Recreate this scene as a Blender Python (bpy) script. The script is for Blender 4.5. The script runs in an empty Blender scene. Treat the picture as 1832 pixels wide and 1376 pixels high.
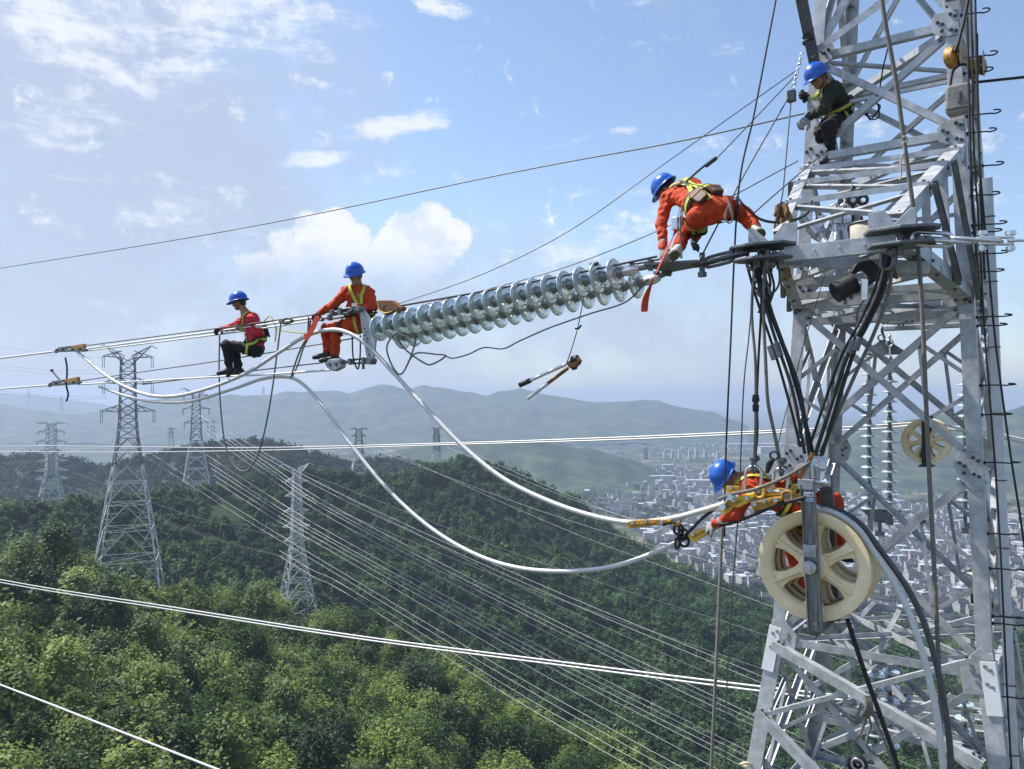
import bpy, bmesh, math, random
import numpy as np
from mathutils import Vector, Matrix
random.seed(7); RNG = np.random.default_rng(7)
SC = bpy.context.scene
COL = SC.collection
R = math.radians

# ------------------------------------------------------------------ camera
# level camera held by a drone in the air; world origin at the lens, metres
FPX, CXP, HYP = 1438.0, 916.0, 715.0          # focal length, centre column, horizon row of the photograph
cam_d = bpy.data.cameras.new('camera'); cam = bpy.data.objects.new('camera', cam_d); COL.objects.link(cam)
cam.rotation_euler = (R(90), 0, 0)
cam_d.sensor_width = 36; cam_d.lens = 36 * FPX / 1832
cam_d.shift_y = (HYP - 688) / 1832
cam_d.clip_start = 0.1; cam_d.clip_end = 60000
SC.camera = cam
# ------------------------------------------------------------------ light
SUN_H = Vector((-0.875, 0.42, 0)).normalized(); SUN_EL = R(57)
SUN = (SUN_H * math.cos(SUN_EL) + Vector((0, 0, math.sin(SUN_EL)))).normalized()
sd = bpy.data.lights.new('sun', 'SUN'); sd.energy = 5.0; sd.angle = R(0.6); sd.color = (1.0, 0.95, 0.88)
so = bpy.data.objects.new('sun', sd); COL.objects.link(so)
so.rotation_euler = SUN.to_track_quat('Z', 'Y').to_euler(); so.location = (-30, -20, 60)
SC.view_settings.view_transform = 'Standard'; SC.view_settings.look = 'None'
SC.view_settings.exposure = 0.55; SC.view_settings.gamma = 1.0
SKY_STRENGTH = 0.13

# ------------------------------------------------------------------ world: sky and clouds
W = bpy.data.worlds.new('World'); SC.world = W; W.use_nodes = True
wt = W.node_tree; wn = wt.nodes; wl = wt.links; wn.clear()
def _in(sock, v, links):
    if isinstance(v, bpy.types.NodeSocket): links.new(v, sock)
    else: sock.default_value = v
def wm(op, a, b=0.0, c=0.0, clamp=False):
    n = wn.new('ShaderNodeMath'); n.operation = op; n.use_clamp = clamp
    for i, v in enumerate((a, b, c)): _in(n.inputs[i], v, wl)
    return n.outputs[0]
tc = wn.new('ShaderNodeTexCoord'); sep = wn.new('ShaderNodeSeparateXYZ'); wl.new(tc.outputs['Generated'], sep.inputs[0])
dx, dy, dz = sep.outputs
az = wm('ARCTAN2', dx, dy); el = wm('ARCSINE', dz)
uv = wn.new('ShaderNodeCombineXYZ'); wl.new(az, uv.inputs[0]); wl.new(el, uv.inputs[1])
def wnoise(scale, detail=6, rough=0.6, sx=1.0, sy=1.0, off=0.0, dist=0.0):
    mp = wn.new('ShaderNodeMapping'); mp.inputs['Scale'].default_value = (sx, sy, 1); mp.inputs['Location'].default_value = (off, off * 0.7, off)
    wl.new(uv.outputs[0], mp.inputs[0])
    n = wn.new('ShaderNodeTexNoise'); n.inputs['Scale'].default_value = scale; n.inputs['Detail'].default_value = detail
    n.inputs['Roughness'].default_value = rough; n.inputs['Distortion'].default_value = dist
    wl.new(mp.outputs[0], n.inputs['Vector']); return n.outputs['Fac']
def azel(px, py):
    x, z = (px - CXP) / FPX, (HYP - py) / FPX
    return math.atan2(x, 1), math.atan2(z, math.hypot(x, 1))
def wblob(px, py, rx, ry, ang=0.0, p=1.0):
    """smooth elliptical bump in the sky, centred on a direction, half-axes in photo pixels"""
    a, e = azel(px, py); rx /= FPX; ry /= FPX; c, s = math.cos(ang), math.sin(ang)
    du = wm('SUBTRACT', az, a); dv = wm('SUBTRACT', el, e)
    p1 = wm('DIVIDE', wm('ADD', wm('MULTIPLY', du, c), wm('MULTIPLY', dv, s)), rx)
    p2 = wm('DIVIDE', wm('SUBTRACT', wm('MULTIPLY', dv, c), wm('MULTIPLY', du, s)), ry)
    q = wm('ADD', wm('MULTIPLY', p1, p1), wm('MULTIPLY', p2, p2))
    return wm('MULTIPLY', wm('SUBTRACT', 1.0, q, clamp=True), p)
def wmax(l):
    o = l[0]
    for k in l[1:]: o = wm('MAXIMUM', o, k)
    return o
def wstep(x, lo, hi):
    n = wn.new('ShaderNodeMapRange'); n.interpolation_type = 'SMOOTHSTEP'
    wl.new(x, n.inputs[0]); n.inputs[1].default_value = lo; n.inputs[2].default_value = hi
    return n.outputs[0]
def wmix(f, a, b):
    n = wn.new('ShaderNodeMix'); n.data_type = 'RGBA'
    _in(n.inputs[0], f, wl); _in(n.inputs[6], a, wl); _in(n.inputs[7], b, wl); return n.outputs[2]
sky = wn.new('ShaderNodeTexSky'); sky.sky_type = 'NISHITA'; sky.sun_disc = False
sky.sun_elevation = SUN_EL; sky.sun_rotation = math.atan2(SUN_H.x, SUN_H.y)
sky.altitude = 200; sky.air_density = 1.0; sky.dust_density = 0.9; sky.ozone_density = 1.5
K = 1.0 / SKY_STRENGTH / 2 ** 0.55
def kc(r, g, b, m=1.0): return (r * K * m, g * K * m, b * K * m, 1)
n1 = wnoise(7.0, 8, 0.62); n2 = wnoise(18.0, 6, 0.6, off=3.1); n3 = wnoise(10.0, 7, 0.65, 1.0, 3.5, off=7.7, dist=0.4)
n1c = wm('MULTIPLY', wm('SUBTRACT', n1, 0.5), 1.0); n2c = wm('SUBTRACT', n2, 0.5); n3c = wm('SUBTRACT', n3, 0.5)
# grey-lavender veil: everything low and to the left
veil = wmax([wblob(-20, 330, 720, 700, 0.0, 1.15), wblob(300, 580, 1100, 250, 0.0, 0.9), wblob(1100, 590, 900, 180, 0.0, 0.75), wblob(-500, 200, 700, 900, 0, 1.2)])
veil = wstep(wm('ADD', veil, wm('MULTIPLY', wm('ADD', n1c, wm('MULTIPLY', n2c, .5)), 1.7)), -0.05, 1.05)
# crisp white cumulus pair and wisps
cum = wmax([wblob(x, y, r, r * .9, 0, w) for x, y, r, w in ((700, 442, 46, .85), (728, 410, 44, .95), (768, 394, 46, 1.0), (800, 424, 48, .9), (752, 448, 74, 1.0), (516, 440, 44, .8), (556, 414, 44, .95), (604, 402, 40, 1.0), (630, 432, 46, .95), (572, 452, 80, 1.0))] + [wblob(660, 470, 170, 48, 0, .8), wblob(470, 478, 60, 34, 0, .6), wblob(660, 520, 260, 70, 0, .55)])
n4c = wm('SUBTRACT', wnoise(34.0, 8, 0.68, off=1.9), 0.5)
cum = wstep(wm('ADD', cum, wm('ADD', wm('MULTIPLY', n2c, 1.1), wm('MULTIPLY', n4c, 1.5))), 0.18, 0.52)
cum_fade = wstep(el, azel(800, 540)[1], azel(640, 410)[1])
cum = wm('MULTIPLY', cum, cum_fade)
wsp = wmax([wblob(690, 230, 170, 26, 0.22, 1.0), wblob(560, 285, 110, 18, 0.12, 0.9), wblob(500, 35, 130, 60, -0.35, 1.1), wblob(420, 20, 260, 40, 0, 0.9),
            wblob(590, 155, 80, 12, -0.2, 0.75), wblob(790, 12, 90, 20, -0.2, 0.85), wblob(425, 205, 26, 16, 0, 0.9), wblob(1120, 232, 45, 14, 0.1, 0.7),
            wblob(1010, 258, 90, 14, 0.1, 0.55), wblob(1295, 97, 62, 22, 0.15, 0.8), wblob(1080, 420, 260, 70, 0.25, 0.62), wblob(1370, 250, 120, 30, 0.05, 0.55), wblob(1790, 245, 120, 40, 0, 0.6),
            wblob(200, 60, 260, 120, 0, 0.85), wblob(120, 190, 160, 90, 0, 0.6), wblob(330, 380, 220, 60, -0.2, 0.55)])
wsp = wstep(wm('ADD', wsp, wm('ADD', wm('MULTIPLY', n3c, 3.0), wm('MULTIPLY', n4c, 1.7))), 0.28, 1.25)
col = wmix(0.0, sky.outputs[0], sky.outputs[0])
col = wmix(wm('MULTIPLY', veil, 0.86), col, kc(0.52, 0.60, 0.77))
puff = wmix(wstep(wm('ADD', n2, wm('MULTIPLY', n4c, .8)), 0.36, 0.62), kc(0.80, 0.87, 0.98), kc(1.02, 1.04, 1.08))
col = wmix(wm('MULTIPLY', cum, 0.95), col, puff)
col = wmix(wm('MULTIPLY', wsp, 0.88), col, kc(0.94, 0.99, 1.06))
bg = wn.new('ShaderNodeBackground'); bg.inputs['Strength'].default_value = SKY_STRENGTH
wo = wn.new('ShaderNodeOutputWorld'); wl.new(col, bg.inputs[0]); wl.new(bg.outputs[0], wo.inputs[0])

SC.render.engine = 'CYCLES'
SC.cycles.max_bounces = 8; SC.cycles.transparent_max_bounces = 12; SC.cycles.transmission_bounces = 8
SC.cycles.volume_bounces = 1; SC.cycles.diffuse_bounces = 3; SC.cycles.glossy_bounces = 3
SC.cycles.caustics_reflective = False; SC.cycles.caustics_refractive = False

# ------------------------------------------------------------------ helpers
def P(px, py, d):
    return Vector(((px - CXP) / FPX * d, d, (HYP - py) / FPX * d))
E = Vector((0.807, -0.590, 0)).normalized()       # along the transmission line
N = Vector((0.590, 0.807, 0)).normalized()        # across it, away from the camera
UP = Vector((0, 0, 1))
TC = Vector((4.86, 10.19, 0))                     # tower axis
TIP = TC - N * 3.06                               # crossarm tip
def LP(px, py, off=0.0, base=None):
    """a point in the vertical plane that holds the line (shifted by off across it)"""
    b = (base or TIP) + N * off
    k = (px - CXP) / FPX
    t = (k * b.y - b.x) / (E.x - k * E.y)
    q = b + E * t
    return Vector((q.x, q.y, (HYP - py) / FPX * q.y))

def tag(o, label=None, cat=None, group=None, kind=None):
    if label: o['label'] = label
    if cat: o['category'] = cat
    if group: o['group'] = group
    if kind: o['kind'] = kind
    return o
def empty(name, loc, label, cat, group=None):
    o = bpy.data.objects.new(name, None); COL.objects.link(o); o.location = loc; o.empty_display_size = 0.2
    return tag(o, label, cat, group)
def put(name, me, parent=None, mat=None):
    o = bpy.data.objects.new(name, me); COL.objects.link(o)
    if mat is not None and not me.materials: me.materials.append(mat)
    if parent is not None:
        o.parent = parent
        pl = parent.matrix_basis.copy(); q = parent.parent
        while q is not None: pl = q.matrix_basis @ pl; q = q.parent
        o.matrix_parent_inverse = Matrix.Identity(4)
        o.matrix_basis = pl.inverted()
    return o
def np_mesh(name, V, quads=None, tris=None, smooth=False, mats=None):
    me = bpy.data.meshes.new(name); V = np.asarray(V, np.float32)
    nq = 0 if quads is None else len(quads); nt = 0 if tris is None else len(tris)
    idx = []; 
    if nq: idx.append(np.asarray(quads, np.int32).ravel())
    if nt: idx.append(np.asarray(tris, np.int32).ravel())
    idx = np.concatenate(idx); st = np.concatenate([np.arange(nq) * 4, nq * 4 + np.arange(nt) * 3]).astype(np.int32)
    me.vertices.add(len(V)); me.vertices.foreach_set('co', V.ravel())
    me.loops.add(len(idx)); me.loops.foreach_set('vertex_index', idx)
    me.polygons.add(nq + nt); me.polygons.foreach_set('loop_start', st)
    if smooth: me.polygons.foreach_set('use_smooth', np.ones(nq + nt, bool))
    me.update(calc_edges=True); me.validate()
    for m in (mats or []): me.materials.append(m)
    return me
class MB:
    """collects simple solids into ONE mesh"""
    def __init__(s): s.v = []; s.f = []; s.m = []; s.sm = []
    def add(s, vs, fs, mi=0, smooth=False):
        b = len(s.v); s.v += [tuple(v) for v in vs]; s.f += [tuple(i + b for i in f) for f in fs]
        s.m += [mi] * len(fs); s.sm += [smooth] * len(fs)
    def prism(s, poly, p0, u, v, w, mi=0):
        """2-D polygon in (u,v) at p0 extruded by vector w"""
        n = len(poly); a = [p0 + u * x + v * y for x, y in poly]; b = [q + w for q in a]
        ar = sum(poly[i][0] * poly[(i + 1) % n][1] - poly[(i + 1) % n][0] * poly[i][1] for i in range(n))
        fl = (ar > 0) == (u.cross(v).dot(w) > 0)
        fs = [tuple(range(n)), tuple(range(n, 2 * n))[::-1]] + [(i, i + n, (i + 1) % n + n, (i + 1) % n) for i in range(n)]
        if fl: fs = [f[::-1] for f in fs]
        s.add(a + b, fs, mi)
    def box(s, c, u, v, w, mi=0):
        s.prism([(-1, -1), (1, -1), (1, 1), (-1, 1)], c - w, u, v, w * 2, mi)
    def bar(s, p0, p1, a, b, up=UP, mi=0):
        d = (p1 - p0); l = d.length; d = d / l; u = d.cross(up)
        if u.length < 1e-4: u = d.cross(Vector((1, 0, 0)))
        u.normalize(); v = u.cross(d).normalized()
        s.box((p0 + p1) / 2, u * (a / 2), v * (b / 2), d * (l / 2), mi)
    def angle(s, p0, p1, u, v, w, t=0.012, mi=0):
        """L-section from p0 to p1, heel on the line, flanges along u and v"""
        d = (p1 - p0).normalized()
        u = (u - d * u.dot(d)).normalized(); v = (v - d * v.dot(d)); v = (v - u * v.dot(u)).normalized()
        s.prism([(0, 0), (w, 0), (w, t), (t, t), (t, w), (0, w)], p0, u, v, p1 - p0, mi)
    def channel(s, p0, p1, u, v, w, h, t=0.012, mi=0):
        d = (p1 - p0).normalized(); u = (u - d * u.dot(d)).normalized(); v = (v - d * v.dot(d) - u * (v - d * v.dot(d)).dot(u)).normalized()
        s.prism([(0, -h / 2), (w, -h / 2), (w, -h / 2 + t), (t, -h / 2 + t), (t, h / 2 - t), (w, h / 2 - t), (w, h / 2), (0, h / 2)], p0, u, v, p1 - p0, mi)
    def tube(s, pts, r, n=8, mi=0, caps=True, closed=False):
        pts = [Vector(p) for p in pts]; m = len(pts); rr = r if hasattr(r, '__len__') else [r] * m
        ref = None; vs = []
        for i, p in enumerate(pts):
            if closed: d = pts[(i + 1) % m] - pts[i - 1]
            else: d = pts[min(i + 1, m - 1)] - pts[max(i - 1, 0)]
            d.normalize()
            if ref is None:
                ref = d.cross(UP)
                if ref.length < 0.05: ref = d.cross(Vector((1, 0, 0)))
            a = (ref - d * ref.dot(d))
            if a.length < 1e-5: a = d.orthogonal()
            a.normalize(); ref = a; b = d.cross(a)
            vs += [p + a * (rr[i] * math.cos(2 * math.pi * k / n)) + b * (rr[i] * math.sin(2 * math.pi * k / n)) for k in range(n)]
        fs = []
        for i in range(m if closed else m - 1):
            j = (i + 1) % m
            fs += [(i * n + k, i * n + (k + 1) % n, j * n + (k + 1) % n, j * n + k) for k in range(n)]
        s.add(vs, fs, mi, True)
        if caps and not closed:
            s.add(vs[:n], [tuple(range(n))[::-1]], mi); s.add(vs[-n:], [tuple(range(n))], mi)
    def lathe(s, prof, o, ax, n=20, mi=0, smooth=True):
        """profile [(r, h)] turned round axis ax through o"""
        ax = ax.normalized(); a = ax.orthogonal().normalized(); b = ax.cross(a); m = len(prof)
        vs = [o + ax * h + (a * math.cos(2 * math.pi * k / n) + b * math.sin(2 * math.pi * k / n)) * r for r, h in prof for k in range(n)]
        fs = [(i * n + k, i * n + (k + 1) % n, (i + 1) * n + (k + 1) % n, (i + 1) * n + k) for i in range(m - 1) for k in range(n)]
        s.add(vs, fs, mi, smooth)
    def cyl(s, p0, p1, r, n=12, mi=0):
        s.tube([p0, p1], r, n, mi)
    def ribbon(s, pts, nrm, w, t=0.004, mi=0):
        """flat band along pts; nrm = surface normals"""
        pts = [Vector(p) for p in pts]; m = len(pts); vs = []
        for i, p in enumerate(pts):
            d = (pts[min(i + 1, m - 1)] - pts[max(i - 1, 0)]).normalized(); nn = Vector(nrm[i] if isinstance(nrm, list) else nrm)
            sd_ = d.cross(nn).normalized(); nn = sd_.cross(d).normalized()
            vs += [p + sd_ * w / 2, p - sd_ * w / 2, p - sd_ * w / 2 + nn * t, p + sd_ * w / 2 + nn * t]
        fs = [(i * 4 + k, i * 4 + (k + 1) % 4, i * 4 + 4 + (k + 1) % 4, i * 4 + 4 + k) for i in range(m - 1) for k in range(4)]
        fs += [(3, 2, 1, 0), (m * 4 - 4, m * 4 - 3, m * 4 - 2, m * 4 - 1)]
        s.add(vs, fs, mi, False)
    def mesh(s, name, mats, bevel=0):
        me = bpy.data.meshes.new(name); me.from_pydata(s.v, [], s.f)
        for m in (mats if isinstance(mats, (list, tuple)) else [mats]): me.materials.append(m)
        me.polygons.foreach_set('material_index', s.m); me.polygons.foreach_set('use_smooth', s.sm); me.update()
        return me
    def build(s, name, mats, parent=None, bevel=0):
        o = put(name, s.mesh(name, mats), parent)
        if bevel:
            b = o.modifiers.new('bevel', 'BEVEL'); b.width = bevel; b.segments = 2; b.limit_method = 'ANGLE'; b.angle_limit = R(40)
        return o
def spline(pts, n=8):
    """Catmull-Rom through pts"""
    pts = [Vector(p) for p in pts]; out = []
    q = [pts[0] * 2 - pts[1]] + pts + [pts[-1] * 2 - pts[-2]]
    for i in range(1, len(q) - 2):
        a, b, c, d = q[i - 1:i + 3]
        for k in range(n):
            t = k / n
            out.append(0.5 * ((2 * b) + (c - a) * t + (2 * a - 5 * b + 4 * c - d) * t * t + (3 * b - a - 3 * c + d) * t ** 3))
    out.append(pts[-1]); return out
def sag(a, b, s, n=24):
    """hanging wire from a to b with mid sag s"""
    return [a.lerp(b, i / n) - UP * (4 * s * (i / n) * (1 - i / n)) for i in range(n + 1)]

# ------------------------------------------------------------------ materials
MATS = {}
def mat(name, base=(0.5, 0.5, 0.5), rough=0.5, metal=0.0, var=0.0, vscale=6.0, bump=0.0, bscale=40.0, spec=0.5, trans=0.0, ior=1.5, coat=0.0, hue2=None, coords='Object', rvar=0.0, stretch=(1, 1, 1)):
    m = bpy.data.materials.new(name); m.use_nodes = True; nt = m.node_tree; n = nt.nodes; l = nt.links
    b = n['Principled BSDF']; b.inputs['Base Color'].default_value = (*base, 1); b.inputs['Roughness'].default_value = rough
    b.inputs['Metallic'].default_value = metal; b.inputs['Specular IOR Level'].default_value = spec
    b.inputs['Transmission Weight'].default_value = trans; b.inputs['IOR'].default_value = ior; b.inputs['Coat Weight'].default_value = coat
    t = n.new('ShaderNodeTexCoord'); src = t.outputs[coords]
    if stretch != (1, 1, 1):
        mp = n.new('ShaderNodeMapping'); mp.inputs['Scale'].default_value = stretch; l.new(src, mp.inputs[0]); src = mp.outputs[0]
    if var > 0 or hue2:
        nz = n.new('ShaderNodeTexNoise'); nz.inputs['Scale'].default_value = vscale; nz.inputs['Detail'].default_value = 7; nz.inputs['Roughness'].default_value = 0.65
        l.new(src, nz.inputs['Vector'])
        mr = n.new('ShaderNodeMapRange'); mr.inputs[1].default_value = 0.3; mr.inputs[2].default_value = 0.7; l.new(nz.outputs['Fac'], mr.inputs[0])
        mx = n.new('ShaderNodeMix'); mx.data_type = 'RGBA'; l.new(mr.outputs[0], mx.inputs[0])
        c2 = hue2 or tuple(min(1, c * (1 + var)) for c in base); c1 = base if hue2 else tuple(c * (1 - var) for c in base)
        mx.inputs[6].default_value = (*c1, 1); mx.inputs[7].default_value = (*c2, 1); l.new(mx.outputs[2], b.inputs['Base Color'])
        if rvar:
            m2 = n.new('ShaderNodeMapRange'); m2.inputs[3].default_value = rough - rvar; m2.inputs[4].default_value = rough + rvar
            l.new(nz.outputs['Fac'], m2.inputs[0]); l.new(m2.outputs[0], b.inputs['Roughness'])
    if bump > 0:
        nb = n.new('ShaderNodeTexNoise'); nb.inputs['Scale'].default_value = bscale; nb.inputs['Detail'].default_value = 5; l.new(src, nb.inputs['Vector'])
        bp = n.new('ShaderNodeBump'); bp.inputs['Strength'].default_value = bump; bp.inputs['Distance'].default_value = 0.01
        l.new(nb.outputs['Fac'], bp.inputs['Height']); l.new(bp.outputs[0], b.inputs['Normal'])
    MATS[name] = m; return m
M_steel = mat('galvanised_steel', (0.44, 0.46, 0.48), 0.45, 0.3, 0.30, 7, 0.16, 60, rvar=0.15)
M_steeld = mat('weathered_steel', (0.16, 0.17, 0.18), 0.5, 0.5, 0.35, 9, 0.2, 50, rvar=0.15)
M_plate = mat('gusset_steel', (0.38, 0.40, 0.42), 0.52, 0.35, 0.34, 7, 0.15, 60, rvar=0.12)
M_frame = mat('streaked_frame_steel', (0.11, 0.112, 0.115), 0.42, 0.5, 0, 6, 0.15, 40, hue2=(0.33, 0.335, 0.34), rvar=0.15, stretch=(6, 6, .7))
M_bolt = mat('bolt_steel', (0.075, 0.078, 0.08), 0.5, 0.6, 0.3, 30)
M_chrome = mat('bright_zinc', (0.62, 0.64, 0.66), 0.28, 0.85, 0.12, 12, rvar=0.08)
M_alu = mat('aluminium', (0.72, 0.73, 0.74), 0.33, 0.7, 0.08, 14)
M_white = mat('aluminium_rail_sunlit_splice', (0.74, 0.76, 0.78), 0.45, 0.2, 0.08, 4)
M_black = mat('black_rubber', (0.018, 0.018, 0.018), 0.55, 0, 0.4, 20)
M_darkrope = mat('dark_wire_rope', (0.035, 0.036, 0.037), 0.55, 0.3, 0.4, 60, 0.6, 150)
M_rope = mat('grey_rope', (0.20, 0.185, 0.16), 0.85, 0, 0.3, 40, 0.8, 160)
M_thin = mat('thin_steel_wire', (0.10, 0.10, 0.10), 0.5, 0.4, 0.3, 60)
M_cond = mat('aluminium_conductor', (0.66, 0.66, 0.65), 0.45, 0.2, 0.10, 30, 0.5, 120)
M_condshade = mat('shade_painted_conductor', (0.10, 0.105, 0.11), 0.4, 0.5, 0.3, 30, 0.5, 120)  # darker copy of the conductor, its backlit shade put into the colour
M_line = mat('distant_conductor', (0.60, 0.60, 0.60), 0.5, 0.2)
M_yellow = mat('yellow_painted_steel', (0.72, 0.42, 0.035), 0.42, 0.0, 0.2, 14, 0.15, 70, hue2=(0.80, 0.52, 0.06))
M_amber = mat('worn_amber_paint', (0.26, 0.11, 0.02), 0.5, 0.0, 0, 22, 0.2, 60, hue2=(0.62, 0.33, 0.04))
M_brown = mat('rust_brown_steel', (0.16, 0.062, 0.02), 0.6, 0.15, 0, 25, 0.3, 70, hue2=(0.28, 0.12, 0.04))
M_coir = mat('coir_matting', (0.10, 0.045, 0.015), 0.95, 0, 0, 22, 1.0, 60, hue2=(0.34, 0.20, 0.09))
M_nylon = mat('cream_nylon_sheave', (0.88, 0.66, 0.36), 0.38, 0, 0, 6, 0.2, 30, hue2=(0.95, 0.81, 0.54))
M_nylond = mat('worn_brown_groove', (0.22, 0.12, 0.05), 0.7, 0, 0, 9, 0.3, 40, hue2=(0.45, 0.31, 0.15))
M_orange = mat('orange_workwear', (0.52, 0.050, 0.006), 0.85, 0, 0.32, 6, 0.5, 55)
M_red = mat('red_workwear', (0.46, 0.016, 0.012), 0.85, 0, 0, 9, 0.5, 55, hue2=(0.66, 0.035, 0.07))
M_blackcloth = mat('black_trousers', (0.014, 0.014, 0.016), 0.85, 0, 0.4, 9, 0.5, 55)
M_greencloth = mat('dark_green_workwear', (0.020, 0.028, 0.016), 0.85, 0, 0.4, 9, 0.5, 55)
M_skin = mat('skin', (0.33, 0.16, 0.095), 0.5, 0, 0.12, 20)
M_hair = mat('black_hair', (0.008, 0.007, 0.007), 0.5)
M_helmet = mat('blue_helmet', (0.012, 0.10, 0.50), 0.28, 0, 0.05, 8, coat=0.4)
M_gloveg = mat('grey_glove', (0.30, 0.29, 0.28), 0.85, 0, 0.2, 25, 0.5, 90)
M_gloved = mat('dark_glove', (0.05, 0.05, 0.05), 0.8, 0, 0.3, 25, 0.5, 90)
M_shoew = mat('off_white_canvas_shoe', (0.55, 0.51, 0.43), 0.8, 0, 0.15, 20, 0.4, 90)
M_sole = mat('olive_rubber_sole', (0.10, 0.11, 0.055), 0.7)
M_strapy = mat('lime_yellow_webbing', (0.50, 0.53, 0.07), 0.75, 0, 0.12, 30, 0.5, 140)
M_strapo = mat('red_orange_webbing', (0.66, 0.06, 0.012), 0.75, 0, 0.15, 30, 0.4, 140)
M_strapk = mat('black_webbing', (0.02, 0.02, 0.022), 0.8)
M_leather = mat('brown_leather', (0.075, 0.033, 0.018), 0.6, 0, 0.3, 25, 0.3, 60)
M_refl = mat('reflective_tape', (0.55, 0.55, 0.53), 0.35, 0.2)
M_canvas = mat('grey_canvas', (0.26, 0.255, 0.24), 0.9, 0, 0.25, 12, 0.6, 60)
M_bucket = mat('dirty_white_canvas', (0.58, 0.56, 0.50), 0.85, 0, 0, 8, 0.5, 40, hue2=(0.32, 0.30, 0.26))
M_sticker = mat('white_sticker', (0.75, 0.76, 0.78), 0.4)
M_stickerb = mat('pale_blue_sticker', (0.42, 0.60, 0.78), 0.4)
M_ink = mat('sticker_ink', (0.05, 0.05, 0.06), 0.6)
M_glass = mat('toughened_glass', (0.66, 0.80, 0.78), 0.10, 0, trans=0.56, ior=1.45, coat=0.6)
M_cap = mat('zinc_cap', (0.24, 0.255, 0.265), 0.33, 0.7, 0.15, 12)
# ================================================================== SETTING: terrain, valley, forest
FLOOR = -200.0
def G(px, py, dz=0.0):
    """point of the valley floor seen at a photo pixel"""
    d = -FLOOR * FPX / (py - HYP); v = P(px, py, d); v.z = FLOOR + dz; return v
def fmat(name, c1, c2, c3, scale, trans=0.3, rnd=True, rough=0.55, spec=0.3):
    """foliage: leaf colour varies from tree to tree and clump to clump, some light passes through"""
    m = bpy.data.materials.new(name); m.use_nodes = True; nt = m.node_tree; n = nt.nodes; l = nt.links
    b = n['Principled BSDF']; b.inputs['Roughness'].default_value = rough; b.inputs['Specular IOR Level'].default_value = spec
    t = n.new('ShaderNodeTexCoord'); g = n.new('ShaderNodeNewGeometry')
    nz = n.new('ShaderNodeTexNoise'); nz.inputs['Scale'].default_value = scale; nz.inputs['Detail'].default_value = 6; l.new(g.outputs['Position'], nz.inputs['Vector'])
    nb = n.new('ShaderNodeTexNoise'); nb.inputs['Scale'].default_value = scale * 9; nb.inputs['Detail'].default_value = 3; l.new(g.outputs['Position'], nb.inputs['Vector'])
    ad = n.new('ShaderNodeMath'); ad.operation = 'ADD'; l.new(nz.outputs['Fac'], ad.inputs[0])
    if rnd:
        oi = n.new('ShaderNodeObjectInfo'); mu = n.new('ShaderNodeMath'); mu.operation = 'MULTIPLY_ADD'; mu.inputs[1].default_value = 0.5; mu.inputs[2].default_value = -0.25
        l.new(oi.outputs['Random'], mu.inputs[0]); l.new(mu.outputs[0], ad.inputs[1])
    else: ad.inputs[1].default_value = 0
    a2 = n.new('ShaderNodeMath'); a2.operation = 'MULTIPLY_ADD'; a2.inputs[1].default_value = 0.5; l.new(nb.outputs['Fac'], a2.inputs[0])
    a3 = n.new('ShaderNodeMath'); a3.operation = 'SUBTRACT'; a3.inputs[1].default_value = 0.25; l.new(ad.outputs[0], a3.inputs[0]); l.new(a3.outputs[0], a2.inputs[2])
    cr = n.new('ShaderNodeValToRGB'); e = cr.color_ramp.elements; e[0].position = 0.25; e[0].color = (*c1, 1); e[1].position = 0.75; e[1].color = (*c3, 1)
    q = e.new(0.5); q.color = (*c2, 1); l.new(a2.outputs[0], cr.inputs[0]); l.new(cr.outputs[0], b.inputs['Base Color'])
    if trans > 0:
        tr = n.new('ShaderNodeBsdfTranslucent'); l.new(cr.outputs[0], tr.inputs[0]); mx = n.new('ShaderNodeMixShader'); mx.inputs[0].default_value = trans
        l.new(b.outputs[0], mx.inputs[1]); l.new(tr.outputs[0], mx.inputs[2]); l.new(mx.outputs[0], n['Material Output'].inputs['Surface'])
    return m
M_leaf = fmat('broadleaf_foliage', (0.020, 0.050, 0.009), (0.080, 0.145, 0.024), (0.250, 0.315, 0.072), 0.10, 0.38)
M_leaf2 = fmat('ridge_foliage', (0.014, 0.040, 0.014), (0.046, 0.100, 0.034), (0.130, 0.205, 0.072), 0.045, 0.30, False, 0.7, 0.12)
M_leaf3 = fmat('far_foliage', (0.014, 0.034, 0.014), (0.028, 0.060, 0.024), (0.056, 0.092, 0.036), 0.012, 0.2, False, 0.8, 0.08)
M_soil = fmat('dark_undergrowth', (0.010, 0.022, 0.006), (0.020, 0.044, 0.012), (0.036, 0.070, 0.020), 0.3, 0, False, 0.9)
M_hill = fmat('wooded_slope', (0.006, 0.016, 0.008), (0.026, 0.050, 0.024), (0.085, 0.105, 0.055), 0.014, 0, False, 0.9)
M_bark = mat('bark', (0.07, 0.055, 0.04), 0.9, 0, 0.3, 12, 0.5, 30)

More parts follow.
